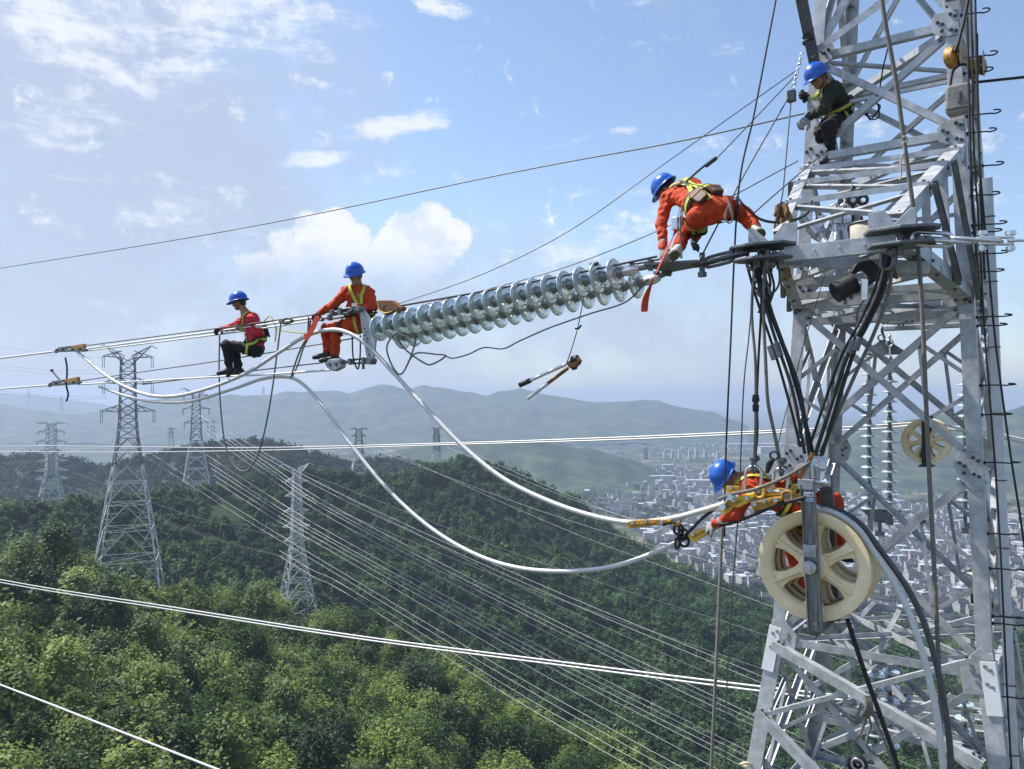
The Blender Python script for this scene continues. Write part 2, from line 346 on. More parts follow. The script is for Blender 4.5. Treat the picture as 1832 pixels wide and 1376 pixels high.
def vnoise(x, y, s, seed):
    """cheap smooth 2-D value noise"""
    r = np.random.default_rng(seed).random((64, 64)); x = np.asarray(x) / s; y = np.asarray(y) / s
    i = np.floor(x).astype(int); j = np.floor(y).astype(int); fx = x - i; fy = y - j; fx = fx * fx * (3 - 2 * fx); fy = fy * fy * (3 - 2 * fy)
    g = lambda a, b: r[a % 64, b % 64]
    return (g(i, j) * (1 - fx) + g(i + 1, j) * fx) * (1 - fy) + (g(i, j + 1) * (1 - fx) + g(i + 1, j + 1) * fx) * fy
class Hill:
    """rows = list of (depths, heights) at the photo columns px, from the near foot over the crest to the far foot"""
    def __init__(s, px, rows, amp, size, seed):
        s.px = np.array(px, float); s.D = np.array([r[0] for r in rows], float); s.Z = np.array([r[1] for r in rows], float); s.amp, s.size, s.seed = amp, size, seed
    def at(s, u, v):
        """u = photo column, v in 0..rows-1"""
        u = np.asarray(u, float); v = np.asarray(v, float); nr = len(s.D)
        D = np.array([np.interp(u, s.px, r) for r in s.D]); Z = np.array([np.interp(u, s.px, r) for r in s.Z])
        i = np.clip(np.floor(v).astype(int), 0, nr - 2); f = v - i; k = np.arange(u.size).reshape(u.shape)
        D = D.reshape(nr, -1); Z = Z.reshape(nr, -1); ii = i.ravel(); ff = f.ravel(); kk = k.ravel()
        def cr(A):
            a = A[np.clip(ii - 1, 0, nr - 1), kk]; b = A[ii, kk]; c = A[ii + 1, kk]; d = A[np.clip(ii + 2, 0, nr - 1), kk]
            m1 = (c - a) / 2; m2 = (d - b) / 2
            h = ff * ff * (3 - 2 * ff)
            return b + (c - b) * (0.6 * ff + 0.4 * h)
        d = cr(D).reshape(u.shape); z = cr(Z).reshape(u.shape); x = (u - CXP) / FPX * d
        n = (vnoise(x, d, s.size, s.seed) - .5) + .5 * (vnoise(x, d, s.size * .4, s.seed + 1) - .5) + .25 * (vnoise(x, d, s.size * .17, s.seed + 2) - .5)
        return x, d, z + n * s.amp * 2
    def build(s, name, m, nu, nv, label=None):
        u, v = np.meshgrid(np.linspace(s.px[0], s.px[-1], nu), np.linspace(0, len(s.D) - 1, nv)); x, y, z = s.at(u, v)
        V = np.stack([x, y, z], -1).reshape(-1, 3); i = np.arange(nu * nv).reshape(nv, nu)
        q = np.stack([i[:-1, :-1], i[:-1, 1:], i[1:, 1:], i[1:, :-1]], -1).reshape(-1, 4)
        o = put(name, np_mesh(name, V, q, smooth=True, mats=[m])); tag(o, kind='structure'); return o
def yz(y, d): return -(np.array(y, float) - HYP) / FPX * np.array(d, float)

# --- near hillside
px1 = [-700, 0, 300, 540, 800, 1000, 1150, 1400, 1900, 2500]
d1 = np.array([165, 170, 190, 232, 228, 208, 190, 165, 150, 140.])
z1 = yz([905, 985, 1040, 1098, 1175, 1285, 1378, 1500, 1650, 1780], d1) - 7.8
near = Hill(px1, [([60] * 10, [-54, -55, -57, -60, -64, -72, -80, -90, -92, -92]), (60 + (d1 - 60) * .5, (z1 + np.array([-54, -55, -57, -60, -64, -72, -80, -90, -92, -92])) / 2 - 2),
                 (d1, z1), (d1 + 45, z1 - 24), (d1 + 100, z1 - 70)], 2.2, 45, 3)
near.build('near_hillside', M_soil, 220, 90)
# --- middle ridge
px2 = [-800, 0, 100, 250, 400, 520, 700, 780, 830, 900, 1000, 1100, 1200, 1300, 1400, 1480, 1560, 1700, 1900, 2600]
d2 = np.array([330, 350, 360, 400, 430, 470, 520, 545, 560, 570, 580, 590, 595, 595, 575, 530, 505, 490, 490, 500.])
z2 = yz([975, 932, 925, 897, 876, 856, 850, 836, 828, 843, 888, 941, 993, 1040, 1100, 1128, 1138, 1140, 1118, 1080], d2) - 5.0
r0 = np.array([-100, -100, -103, -106, -112, -118, -124, -126, -128, -130, -132, -134, -134, -134, -132, -130, -128, -126, -124, -120.])
f0 = np.array([250, 250, 258, 270, 285, 300, 310, 310, 310, 305, 300, 290, 280, 270, 255, 240, 230, 225, 225, 230.])
mid = Hill(px2, [(f0 - 70, r0 - 6), (f0, r0), (f0 + (d2 - f0) * .5, r0 + (z2 - r0) * .47), (d2, z2), (d2 + 70, z2 - 30), (d2 + 180, np.minimum(z2 - 100, -190.)), (d2 + 260, [-208.] * 20)], 5.0, 120, 11)
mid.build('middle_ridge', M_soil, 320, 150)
# --- wooded hill behind it on the left
px3 = [-900, -100, 0, 60, 110, 155, 190, 260, 330, 420, 500, 570, 630, 700, 750, 830, 950]
d3 = np.array([900, 900, 900, 900, 905, 910, 880, 860, 850, 850, 860, 880, 900, 920, 930, 950, 980.])
z3 = yz([800, 812, 820, 819, 826, 838, 838, 822, 802, 792, 797, 818, 832, 824, 828, 862, 900], d3) - 5
back = Hill(px3, [([520] * 17, [-190.] * 17), ([700] * 17, (z3 - 190) * .5), (d3, z3), (d3 + 120, z3 - 40), (d3 + 420, [-205.] * 17)], 6.0, 160, 21)
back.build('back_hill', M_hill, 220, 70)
# --- farther hills
def far_hill(name, px, y, d, depth, amp, size, seed, nu=260, nv=46):
    px = list(px); d = np.full(len(px), float(d)); z = yz(y, d)
    return Hill(px, [(d - depth, [-204.] * len(px)), (d - depth * .55, -204 + (z + 204) * .38), (d, z), (d + depth * .5, z - 0.4 * (z + 204)), (d + depth, [-206.] * len(px))], amp, size, seed).build(name, M_hill, nu, nv)
far_hill('low_spur', [560, 680, 760, 850, 950, 1050, 1110, 1150, 1190], [815, 806, 800, 790, 787, 799, 818, 838, 862], 2050, 420, 10, 170, 31)
far_hill('right_hill', [1330, 1400, 1450, 1490, 1540, 1620, 1700, 1790, 1832, 2000, 2600], [862, 838, 818, 797, 772, 757, 748, 730, 718, 702, 690], 2300, 620, 15, 240, 41, 320, 70)
far_hill('long_hill', [-1200, -100, 0, 60, 150, 200, 260, 350, 450, 520, 600, 620, 680, 730, 760, 820, 870, 930, 980, 1050, 1120, 1180, 1230, 1290, 1340],
         [690, 716, 722, 727, 739, 736, 722, 708, 703, 697, 698, 702, 690, 700, 694, 706, 713, 701, 713, 722, 720, 714, 729, 744, 764], 4300, 800, 26, 420, 51, 460, 80)
far_hill('distant_hill', [-1500, -300, 0, 60, 120, 180, 240, 330], [680, 695, 702, 705, 715, 722, 736, 760], 6800, 900, 14, 800, 61)
far_hill('low_knoll', [1000, 1080, 1150, 1200, 1260, 1310], [762, 752, 748, 750, 760, 768], 5200, 420, 8, 300, 71, 120, 30)

# --- valley floor: fields, groves and bare ground as patches
m = bpy.data.materials.new('valley_fields'); m.use_nodes = True; nt = m.node_tree; n = nt.nodes; l = nt.links
b = n['Principled BSDF']; b.inputs['Roughness'].default_value = 0.95; b.inputs['Specular IOR Level'].default_value = 0.1
g = n.new('ShaderNodeNewGeometry'); vo = n.new('ShaderNodeTexVoronoi'); vo.inputs['Scale'].default_value = 0.011; vo.distance = 'CHEBYCHEV'
nz = n.new('ShaderNodeTexNoise'); nz.inputs['Scale'].default_value = 0.012; nz.inputs['Detail'].default_value = 8; nz.inputs['Roughness'].default_value = 0.7
l.new(g.outputs['Position'], vo.inputs['Vector']); l.new(g.outputs['Position'], nz.inputs['Vector'])
cr = n.new('ShaderNodeValToRGB'); els = cr.color_ramp.elements; els[0].position = 0.0; els[0].color = (0.055, 0.075, 0.040, 1); els[1].position = 1.0; els[1].color = (0.20, 0.18, 0.13, 1)
for p_, c_ in ((0.3, (0.085, 0.105, 0.055)), (0.55, (0.11, 0.125, 0.075)), (0.8, (0.15, 0.15, 0.10))): q = els.new(p_); q.color = (*c_, 1)
sr = n.new('ShaderNodeSeparateColor'); l.new(vo.outputs['Color'], sr.inputs[0]); l.new(sr.outputs[0], cr.inputs[0])
c2 = n.new('ShaderNodeValToRGB'); e2 = c2.color_ramp.elements; e2[0].position = 0.42; e2[0].color = (0.03, 0.05, 0.025, 1); e2[1].position = 0.58; e2[1].color = (1, 1, 1, 1)
l.new(nz.outputs['Fac'], c2.inputs[0]); mx = n.new('ShaderNodeMix'); mx.data_type = 'RGBA'; mx.blend_type = 'MULTIPLY'; mx.inputs[0].default_value = 0.75
l.new(cr.outputs[0], mx.inputs[6]); l.new(c2.outputs[0], mx.inputs[7]); l.new(mx.outputs[2], b.inputs['Base Color'])
mb = MB(); mb.add([(-14000, -1500, FLOOR), (14000, -1500, FLOOR), (14000, 16000, FLOOR), (-14000, 16000, FLOOR)], [(0, 1, 2, 3)])
tag(mb.build('valley_ground', m), kind='structure')
M_road = mat('pale_concrete_road', (0.27, 0.265, 0.25), 0.9, 0, 0.12, 0.05)
def road(pts, w, k=0, name='road'):
    pts = spline([G(x, y, 0.25 + 0.05 * k) for x, y in pts], 6); mb = MB(); vs = []
    for i, p in enumerate(pts):
        d = (pts[min(i + 1, len(pts) - 1)] - pts[max(i - 1, 0)]); s_ = Vector((d.y, -d.x, 0)).normalized() * w / 2; vs += [p - s_, p + s_, p + s_ - UP * .4, p - s_ - UP * .4]
    mb.add(vs, [(i * 4 + a, i * 4 + (a + 1) % 4, i * 4 + 4 + (a + 1) % 4, i * 4 + 4 + a) for i in range(len(pts) - 1) for a in range(4)])
    tag(mb.build(name, M_road), kind='structure')
for k, (pts, w) in enumerate([
    ([(1060, 845), (1110, 872), (1138, 891), (1166, 900), (1203, 907), (1228, 916), (1236, 928), (1238, 944), (1243, 965), (1250, 985)], 9),
    ([(1203, 907), (1206, 895), (1202, 888), (1214, 881), (1223, 868), (1232, 873), (1262, 894)], 7), ([(1135, 913), (1172, 913), (1200, 922), (1226, 934)], 6),
    ([(1215, 870), (1241, 857), (1262, 842), (1281, 827), (1300, 815)], 12), ([(1262, 1003), (1272, 990), (1282, 976), (1310, 972), (1340, 968)], 9),
    ([(1400, 868), (1440, 874), (1500, 868), (1560, 872)], 8), ([(1640, 965), (1690, 955), (1750, 962), (1800, 940), (1832, 930)], 8), ([(1790, 985), (1812, 975), (1835, 968), (1870, 1000)], 9),
    ([(1160, 776), (1200, 764), (1262, 760), (1330, 757)], 12), ([(880, 860), (960, 872), (1040, 895), (1090, 905), (1120, 912)], 7), ([(1500, 940), (1560, 925), (1640, 930), (1740, 905)], 7)]): road(pts, w * .75, k)
# farm terraces low on the right of the ridge
# --- trees -------------------------------------------------------------
def crown_np(rng, H, Rr, nclump, nleaf, leaf, cone=0.0):
    """leaf-sized quads in clumps spread through an uneven crown volume; returns V (4n,3)"""
    th = rng.uniform(0, 2 * np.pi, nclump); ph = np.arccos(rng.uniform(-0.55, 1, nclump)); rr = rng.uniform(0.25, 1.08, nclump) ** 0.6
    lob = 1 + 0.22 * np.sin(2 * th + rng.uniform(0, 6)) + 0.16 * np.sin(3 * th + rng.uniform(0, 6))
    c = np.stack([np.sin(ph) * np.cos(th) * Rr * lob, np.sin(ph) * np.sin(th) * Rr * lob, np.cos(ph) * H * 0.5], -1) * rr[:, None]
    if cone: f = 1 - cone * (c[:, 2] / H + 0.5); c[:, 0] *= f; c[:, 1] *= f
    c[:, 2] += H * 0.5
    cs = rng.uniform(0.09, 0.21, nclump) * Rr
    p = c[:, None, :] + rng.normal(0, 1, (nclump, nleaf, 3)) * cs[:, None, None] * np.array([.85, .85, 1.25]); p = p.reshape(-1, 3)
    out = p - np.array([0, 0, H * .4]); out /= np.linalg.norm(out, axis=1, keepdims=True) + 1e-6
    nr = out * 0.7 + rng.normal(0, .45, p.shape) + np.array([-.25, .05, .7]); nr /= np.linalg.norm(nr, axis=1, keepdims=True)
    a = np.cross(nr, rng.normal(0, 1, p.shape)); a /= np.linalg.norm(a, axis=1, keepdims=True) + 1e-6; b_ = np.cross(nr, a)
    s_ = leaf * rng.uniform(.6, 1.35, len(p))[:, None]; a *= s_; b_ *= s_ * 0.62
    return np.stack([p - a, p - b_ * .9, p + a, p + b_ * .9], 1).reshape(-1, 3)
def quads_for(V): return np.arange(len(V)).reshape(-1, 4)
def trunk_mesh(rng, H):
    mb = MB(); t = H * 0.62; w = rng.uniform(-.3, .3, 2)
    mb.tube([Vector((0, 0, -1.5)), Vector((w[0] * .4, w[1] * .4, t * .5)), Vector((w[0], w[1], t))], [.20, .15, .06], 7)
    for k in range(5):
        a = rng.uniform(0, 6.28); z = t * rng.uniform(.4, .85); q = Vector((w[0] * .6, w[1] * .6, z)); mb.tube([q, q + Vector((math.cos(a) * 1.1, math.sin(a) * 1.1, .9)), q + Vector((math.cos(a) * 2.1, math.sin(a) * 2.1, 2.0))], [.08, .05, .02], 5)
    return mb.mesh('trunk', M_bark)
protos = []
for k in range(9):
    rg = np.random.default_rng(100 + k); H = rg.uniform(5.5, 9.0); V = crown_np(rg, H, rg.uniform(3.2, 4.3), 80, 38, 0.285, 0.25 if k % 3 == 0 else 0.0)
    V[:, 2] += 1.6
    protos.append((np_mesh('crown', V, quads_for(V), mats=[M_leaf]), trunk_mesh(rg, H + 1.6)))
TREE_LABEL = 'green broadleaf tree in the dense sunlit wood across the lower left hillside'
cand = []; rg = np.random.default_rng(5); tries = 0
while tries < 9000 and len(cand) < 300:
    tries += 1; u = rg.uniform(-330, 1330); v = rg.uniform(0.62, 2.16)
    x, y, z = [float(a) for a in near.at(np.array([u]), np.array([v]))]
    py = HYP - (z + 5) / y * FPX
    if py > 1520 or rg.random() > (y / 200) ** 1.4: continue
    if abs(u - 228) < 62 and 158 < y < 203 or abs(u - 532) < 34 and y > 205: continue
    if all((x - a) ** 2 + (y - b_) ** 2 > 5.6 ** 2 for a, b_, c in cand): cand.append((x, y, z))
for i, (x, y, z) in enumerate(cand):
    cm, tm = protos[i % 9]; s_ = rg.uniform(.68, 1.35)
    t = empty('broadleaf_tree', (x, y, z - .8), TREE_LABEL, 'tree', 'trees of the near wood'); t.rotation_euler = (0, 0, rg.uniform(0, 6.28)); t.scale = (s_, s_, s_ * rg.uniform(.85, 1.2))
    for nm, me in (('crown', cm), ('trunk', tm)):
        c = bpy.data.objects.new(nm, me); COL.objects.link(c); c.parent = t
print('near trees', len(cand))
def wood(name, hill, n, umin, umax, vmin, vmax, protos_np, m, seed, smin, smax, keep=None, sink=0.3):
    """a far wood that reads as one mass: one mesh of many crowns"""
    rg = np.random.default_rng(seed); u = rg.uniform(umin, umax, n); v = rg.uniform(vmin, vmax, n); x, y, z = hill.at(u, v)
    if keep is not None: k = keep(x, y, z, u); x, y, z = x[k], y[k], z[k]
    A = []; s_ = rg.uniform(smin, smax, len(x)); an = rg.uniform(0, 6.28, len(x)); w = rg.integers(0, len(protos_np), len(x))
    for j, V in enumerate(protos_np):
        k = np.where(w == j)[0]; c, s2 = np.cos(an[k])[:, None], np.sin(an[k])[:, None]; sc = s_[k][:, None]
        X = (V[None, :, 0] * c - V[None, :, 1] * s2) * sc + x[k][:, None]; Y = (V[None, :, 0] * s2 + V[None, :, 1] * c) * sc + y[k][:, None]
        Z = V[None, :, 2] * sc * rg.uniform(.8, 1.25, len(k))[:, None] + z[k][:, None] - sink
        A.append(np.stack([X, Y, Z], -1).reshape(-1, 3))
    V = np.concatenate(A); o = put(name, np_mesh(name, V, quads_for(V), mats=[m])); return o
shr = [crown_np(np.random.default_rng(300 + k), 2.6, 2.0, 14, 12, .30) for k in range(4)]
tag(wood('understorey', near, 3000, -420, 1500, 0.5, 2.3, shr, M_leaf, 71, .9, 2.3), 'leafy green undergrowth filling the gaps between the near hillside trees', 'undergrowth', kind='stuff')
rp = [crown_np(np.random.default_rng(400 + k), 6.0, 2.9, 26, 9, .52, 0.55 if k % 2 else 0.1) for k in range(6)]
def keep_mid(x, y, z, u): return (z > FLOOR - 4) & ~((np.abs(u - 405) < 34) & (y > 395) & (y < 436) & (z > -70))
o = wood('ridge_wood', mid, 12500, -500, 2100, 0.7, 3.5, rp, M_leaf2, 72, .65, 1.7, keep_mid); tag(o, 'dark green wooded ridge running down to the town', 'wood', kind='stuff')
bp_ = [crown_np(np.random.default_rng(500 + k), 7, 3.6, 10, 6, 1.1) for k in range(4)]
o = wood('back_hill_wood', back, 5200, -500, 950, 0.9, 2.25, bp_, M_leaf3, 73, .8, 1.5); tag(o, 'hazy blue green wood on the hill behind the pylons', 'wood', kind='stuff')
# ================================================================== THE TOWER BEING STRUNG
def tw(z):
    w = 1.95 - 0.101 * (z - 1.17)
    return w if z > -2.7 else w + 0.17 * (-2.7 - z)
CS = {'FL': (-1, -1), 'FR': (1, -1), 'BL': (-1, 1), 'BR': (1, 1)}
def C(k, z):
    a, b = CS[k]; w = tw(z) / 2
    v = TC + E * (a * w) + N * (b * w); v.z = z; return v
tower = empty('lattice_tower', (TC.x, TC.y, -46), 'large galvanised lattice tower close by on the right with men working on it', 'pylon')
LV = [9.4, 6.7, 4.25, 2.99, 1.17, -0.74, -2.95, -5.4, -8.8, -13.5, -20, -28, -37, -46]
for k, (a, b) in CS.items():                                    # legs: L sections, spliced where the taper changes
    mb = MB(); w = 0.152
    mb.angle(C(k, 9.6), C(k, -2.7), E * -a, N * -b, w, 0.016); mb.angle(C(k, -2.7) + E * a * .004 + N * b * .004, C(k, -46), E * -a, N * -b, w + .03, 0.018)
    mb.build('leg', M_steel, tower, 0.003)
FACES = [('FL', 'FR', -N), ('BL', 'BR', N), ('FL', 'BL', -E), ('FR', 'BR', E)]
def member(name, p, q, inpl, inward, w, t=0.009, m=None, off=0.0, sh0=0.0, sh1=0.0, parent=None):
    d = (q - p).normalized(); p = p + d * sh0 + inward * off; q = q - d * sh1 + inward * off
    mb = MB(); u = (inpl - d * inpl.dot(d)).normalized(); mb.angle(p - u * w / 2, q - u * w / 2, u, inward, w, t)
    for e, s_ in ((p + d * .05, 1), (q - d * .05, -1)):            # end bolts
        for k in range(2 if w > .08 else 1):
            c = e + d * s_ * .06 * k; mb.cyl(c - inward * .022, c + inward * .004, .017, 6, 1)
    return mb.build(name, [m or M_steel, M_bolt], parent or tower)
for fi, (a, b, out) in enumerate(FACES):
    inw = -out
    for i in range(len(LV) - 1):
        z0, z1 = LV[i], LV[i + 1]; A0, B0, A1, B1 = C(a, z0), C(b, z0), C(a, z1), C(b, z1)
        if i > 8 and fi in (1,): pass
        w = 0.080 if z1 > -9 else 0.12; 
        dv = B0 - A0; hu = UP
        member('diagonal_brace', A0, B1, UP, inw, w, .010, off=.020, sh0=.20, sh1=.20)
        member('diagonal_brace', B0, A1, UP, inw, w, .010, off=.036, sh0=.20, sh1=.20)
        if i > 0 and z0 != -0.74: member('horizontal_beam', A0, B0, UP, inw, .092, .010, off=.008, sh0=.05, sh1=.05)
        if i < 4 and fi != 1:
            m_ = A0.lerp(B1, .5) * .5 + B0.lerp(A1, .5) * .5; member('redundant_member', m_, A0.lerp(A1, .5), UP, inw, .04, .007, off=.05); member('redundant_member', m_, B0.lerp(B1, .5), UP, inw, .04, .007, off=.058)
        if 3 < i < 8:                                              # redundant members
            L = lambda p, q, t: p.lerp(q, t)
            for (Ta, Tb, Ba, Bb, side0, side1) in ((A0, B1, B0, A1, A0, A1), (B0, A1, A0, B1, B0, B1)):
                qt = L(Ta, Tb, .27); qb = L(Ba, Bb, .73); lg = L(side0, side1, .52)
                member('redundant_member', qt, lg, UP, inw, .045, .007, off=.05, sh1=.06)
                member('redundant_member', qb, lg + UP * -.06, UP, inw, .045, .007, off=.058, sh1=.06)
                member('redundant_member', qt, qb, dv, inw, .040, .007, off=.066)
# wide braces whose upper flange lies open to the sky, and the thin ties below the bend
for (x0, y0, d0, x1, y1, d1, w) in ((1386, 1146, 9.84, 1762, 1362, 8.22, .11), (1358, 1266, 9.80, 1486, 1400, 9.2, .11), (1374, 1272, 9.80, 1738, 1176, 8.42, .055), (1448, 96, 9.92, 1584, -4, 9.5, .085),
                                    (1440, 1230, 11.4, 1650, 1110, 11.2, .07), (1500, 1135, 11.5, 1625, 1250, 10.6, .075), (1560, 1100, 11.2, 1775, 1190, 10.2, .07), (1470, 1330, 11.2, 1700, 1240, 10.4, .08), (1490, 1150, 10.9, 1560, 1075, 11.4, .06), (1570, 1300, 10.2, 1760, 1350, 9.6, .07), (1552, 1195, 10.4, 1604, 1090, 10.6, .06), (1600, 1140, 10.3, 1745, 1100, 10.0, .06)):
    member('sloping_brace', P(x0, y0, d0), P(x1, y1, d1), N, -UP, w, .009)
# plan bracing seen from below and above
for z in (6.7, 4.25, 2.99, 1.17, -0.74, -2.95, -5.4):
    zz = UP * -.06
    if z != -0.74:
        member('plan_brace', C('FL', z) + zz, C('BR', z) + zz, E, UP, .062, .008, sh0=.1, sh1=.1); member('plan_brace', C('FR', z) + zz, C('BL', z) + zz, E, UP, .085, .008, off=-.02, sh0=.1, sh1=.1)
    if z in (1.17, -2.95, -5.4):
        M = [(C(p, z) + C(q, z)) / 2 + zz * 1.6 for p, q in (('FL', 'FR'), ('FR', 'BR'), ('BR', 'BL'), ('BL', 'FL'))]
        for k in range(4): member('plan_brace', M[k], M[(k + 1) % 4], N if k % 2 else E, UP, .055, .008)
for zz in (1.0, 1.3):
    for s_ in (-.3, .05, .34):
        a_ = TC + E * (-.98) + N * s_ * 1.9; b_ = TC + E * .98 + N * s_ * 1.9; a_.z = b_.z = zz + s_ * .15
        if zz < 1.2 or s_ > 0: member('plan_brace', a_, b_, N, UP, .075, .009)
# gusset plates with their bolts
mbolt = MB(); mbolt.cyl(Vector((0, 0, 0)), Vector((0, 0, .011)), .0205, 6); mbolt.cyl(Vector((0, 0, .0111)), Vector((0, 0, .017)), .012, 8); ME_BOLT = mbolt.mesh('bolt', M_bolt)
mbolt2 = MB(); mbolt2.cyl(Vector((0, 0, 0)), Vector((0, 0, .011)), .0205, 6); mbolt2.cyl(Vector((0, 0, .0111)), Vector((0, 0, .017)), .012, 8); ME_BOLT2 = mbolt2.mesh('bolt', M_chrome)
NB = 0
def bolt_at(p, out, parent, me=None):
    global NB
    if NB >= 98: return
    NB += 1
    o = put('bolt', me or ME_BOLT, parent); o.matrix_basis = o.matrix_basis @ Matrix.Translation(p) @ out.to_track_quat('Z', 'Y').to_matrix().to_4x4()
GS = .78
def gusset(k, z, inpl, out, poly, bolts, name='gusset_plate', t=.012, me=None):
    """poly in metres: x along the face towards the other leg, y up"""
    c = C(k, z) + out * .004; mb = MB(); d = (C(k, z + .3) - C(k, z - .3)).normalized()
    mb.prism([(x * GS, y * GS) for x, y in poly], c, inpl, d, out * t); o = mb.build(name, M_plate, tower, .003)
    for x, y in bolts: bolt_at(c + inpl * x * GS + d * y * GS + out * t, out, o, me)
GA = [(0.0, -.18), (.17, -.18), (.34, -.10), (.36, .10), (.30, .20), (.02, .20)]
GBo = [(.05, -.12), (.11, -.09), (.05, .10), (.11, .14), (.22, .02), (.28, .06), (.23, -.08), (.28, .13)]
GC = [(0, -.15), (.12, -.15), (.37, -.20), (.40, -.12), (.36, .13), (0, .16)]
GD = [(0, -.32), (.13, -.33), (.30, -.16), (.36, .05), (.28, .22), (.0, .24)]
GE = [(0, -.16), (.0, .24), (.12, .40), (.42, .12), (.42, -.28), (.16, -.24)]
for z, poly in ((4.25, GA), (2.99, GA), (1.17, GC), (-0.74, GD), (-2.95, GE)):
    gusset('FL', z, E, -N, poly, GBo[:6 if z != -2.95 else 8], me=ME_BOLT2 if z < -2 else None)
    gusset('FR', z, -E, -N, poly, GBo[:7 if z != -2.95 else 8], me=ME_BOLT2 if z < -2 else None)
for z, poly in ((1.17, GC), (-0.74, GD), (-2.95, GE), (4.25, GA)):
    gusset('BL', z, E, -N, [(x + .02, y) for x, y in poly], GBo[4:7]); 
    gusset('BR', z, -E, -N, [(x + .02, y) for x, y in poly], [])
# splice covers where the legs bend; sunlight they catch put into their pale colour
for k in ('FL', 'FR'):
    a, b = CS[k]; mb = MB(); c0, c1 = C(k, -2.78), C(k, -3.32)
    mb.angle(c0 + (E * a + N * b) * .02, c1 + (E * a + N * b) * .024, E * -a, N * -b, .15, .014); o = mb.build('splice_angle', M_white, tower, .004)
    for q in range(5): pass
# rows of splice bolts on the side flange of the front left leg
for k, (x, z) in enumerate([(.06, .85), (.11, .79), (.06, .73), (.11, .67), (.06, .61), (.11, .55), (.06, .49), (.11, .43)]):
    c = C('FL', z + .9); bolt_at(c + E * x - N * .001, -N, tower)
# rail with ties, and step bolts with hooked ends up the right leg
mb = MB(); rp0, rp1 = P(1766, 318, 9.35), P(1812, 1376, 8.95); dr = (rp1 - rp0); rp1 = rp1 + dr * .5
mb.channel(rp0, rp1, N, E, .05, .105, .006); mb.build('climbing_rail', M_white, tower, .002)
for k in range(13):
    p = rp0.lerp(rp1, (k + .6) / 13.2); mb = MB(); mb.tube([p + E * .062 * math.cos(t) - N * .02 * math.sin(t) - N * .02 * math.sin(t) + N * .02 for t in np.linspace(0, 2 * math.pi, 12, False)], .006, 5, closed=True)
    mb.build('rail_tie', M_black, tower)
k = 0
for y in (10, 92, 120, 200, 232, 295, 348, 402, 415, 455, 487, 568, 584, 690, 742, 826, 950, 1010, 1092, 1104, 1225, 1340):
    z = (HYP - y) / FPX * 8.9; p = C('FR', z) + N * .10 + E * .0; L = .34 if k % 2 else .27; k += 1
    q = p + E * L * .72 + N * .05; mb = MB()
    ring = [q + E * (.045 - .045 * math.cos(t)) + N * .045 * math.sin(t) + UP * .012 * t / 3 for t in np.linspace(0, 5.2, 10)]
    mb.tube([p, p.lerp(q, .5) + UP * .005, q] + ring[1:], .0085, 6); mb.cyl(p - E * .01, p + E * .02, .02, 6); mb.build('step_bolt', M_darkrope, tower)

# ------------------------------------------------------------- near crossarm (a part of the tower)
TZ = 1.53
TL, TR = TIP - E * .62, TIP + E * .60
TL = Vector((TL.x, TL.y, TZ)); TR = Vector((TR.x, TR.y, TZ))
UL0, UL1 = C('FL', 2.93), TL + N * .22 + UP * .20
UR0, UR1 = C('FR', 2.86), TR + N * .20 + UP * .22
LL0, LL1 = C('FL', 1.10), TL + N * .18 - UP * .05
LR0, LR1 = C('FR', 1.10), TR + N * .18 - UP * .05
def chord(p, q, u, v, w=.125):
    mb = MB(); mb.angle(p, q, u, v, w, .014); return mb.build('crossarm_chord', M_steel, tower, .003)
chord(UL0, UL1, E, -UP); chord(UR0, UR1, -E, -UP, .15); chord(LL0, LL1, E, UP); chord(LR0, LR1, -E, UP, .15)
def lr(t, z=0): return UL0.lerp(UL1, t) + UP * z, UR0.lerp(UR1, t) + UP * z
def lo(t, z=0): return LL0.lerp(LL1, t) + UP * z, LR0.lerp(LR1, t) + UP * z
for t in (.10, .32, .62): a, b = lr(t, .02); member('crossarm_strut', a, b, N, -UP, .062, .008)
for t0, t1 in ((.10, .32), (.32, .62), (.62, .98)):
    a0, b0 = lr(t0, -.02); a1, b1 = lr(t1, -.02); member('crossarm_strut', a0, b1, E, -UP, .048, .008); member('crossarm_strut', b0, a1, E, -UP, .048, .008, off=.014)
for t in (.04, .22, .48, .78): a, b = lo(t, .0); member('crossarm_strut', a, b, N, UP, .075, .009)
for t0, t1 in ((.04, .48), (.48, .95)):
    a0, b0 = lo(t0, .02); a1, b1 = lo(t1, .02); member('crossarm_strut', a0, b1, E, UP, .055, .008); member('crossarm_strut', b0, a1, E, UP, .055, .008, off=.014)
for s_, (U0, U1, L0, L1) in ((-1, (UL0, UL1, LL0, LL1)), (1, (UR0, UR1, LR0, LR1))):
    for t in (.34, .62): member('crossarm_post', U0.lerp(U1, t), L0.lerp(L1, t), N, E * -s_, .07, .008)
    for t0, t1 in ((.30, .0), (.62, .30)):
        p, q = U0.lerp(U1, t0), L0.lerp(L1, t1); mb = MB(); mb.channel(p + E * s_ * .02, q + E * s_ * .02, E * s_, N, .05, .10, .008); mb.build('crossarm_post', M_steeld, tower)
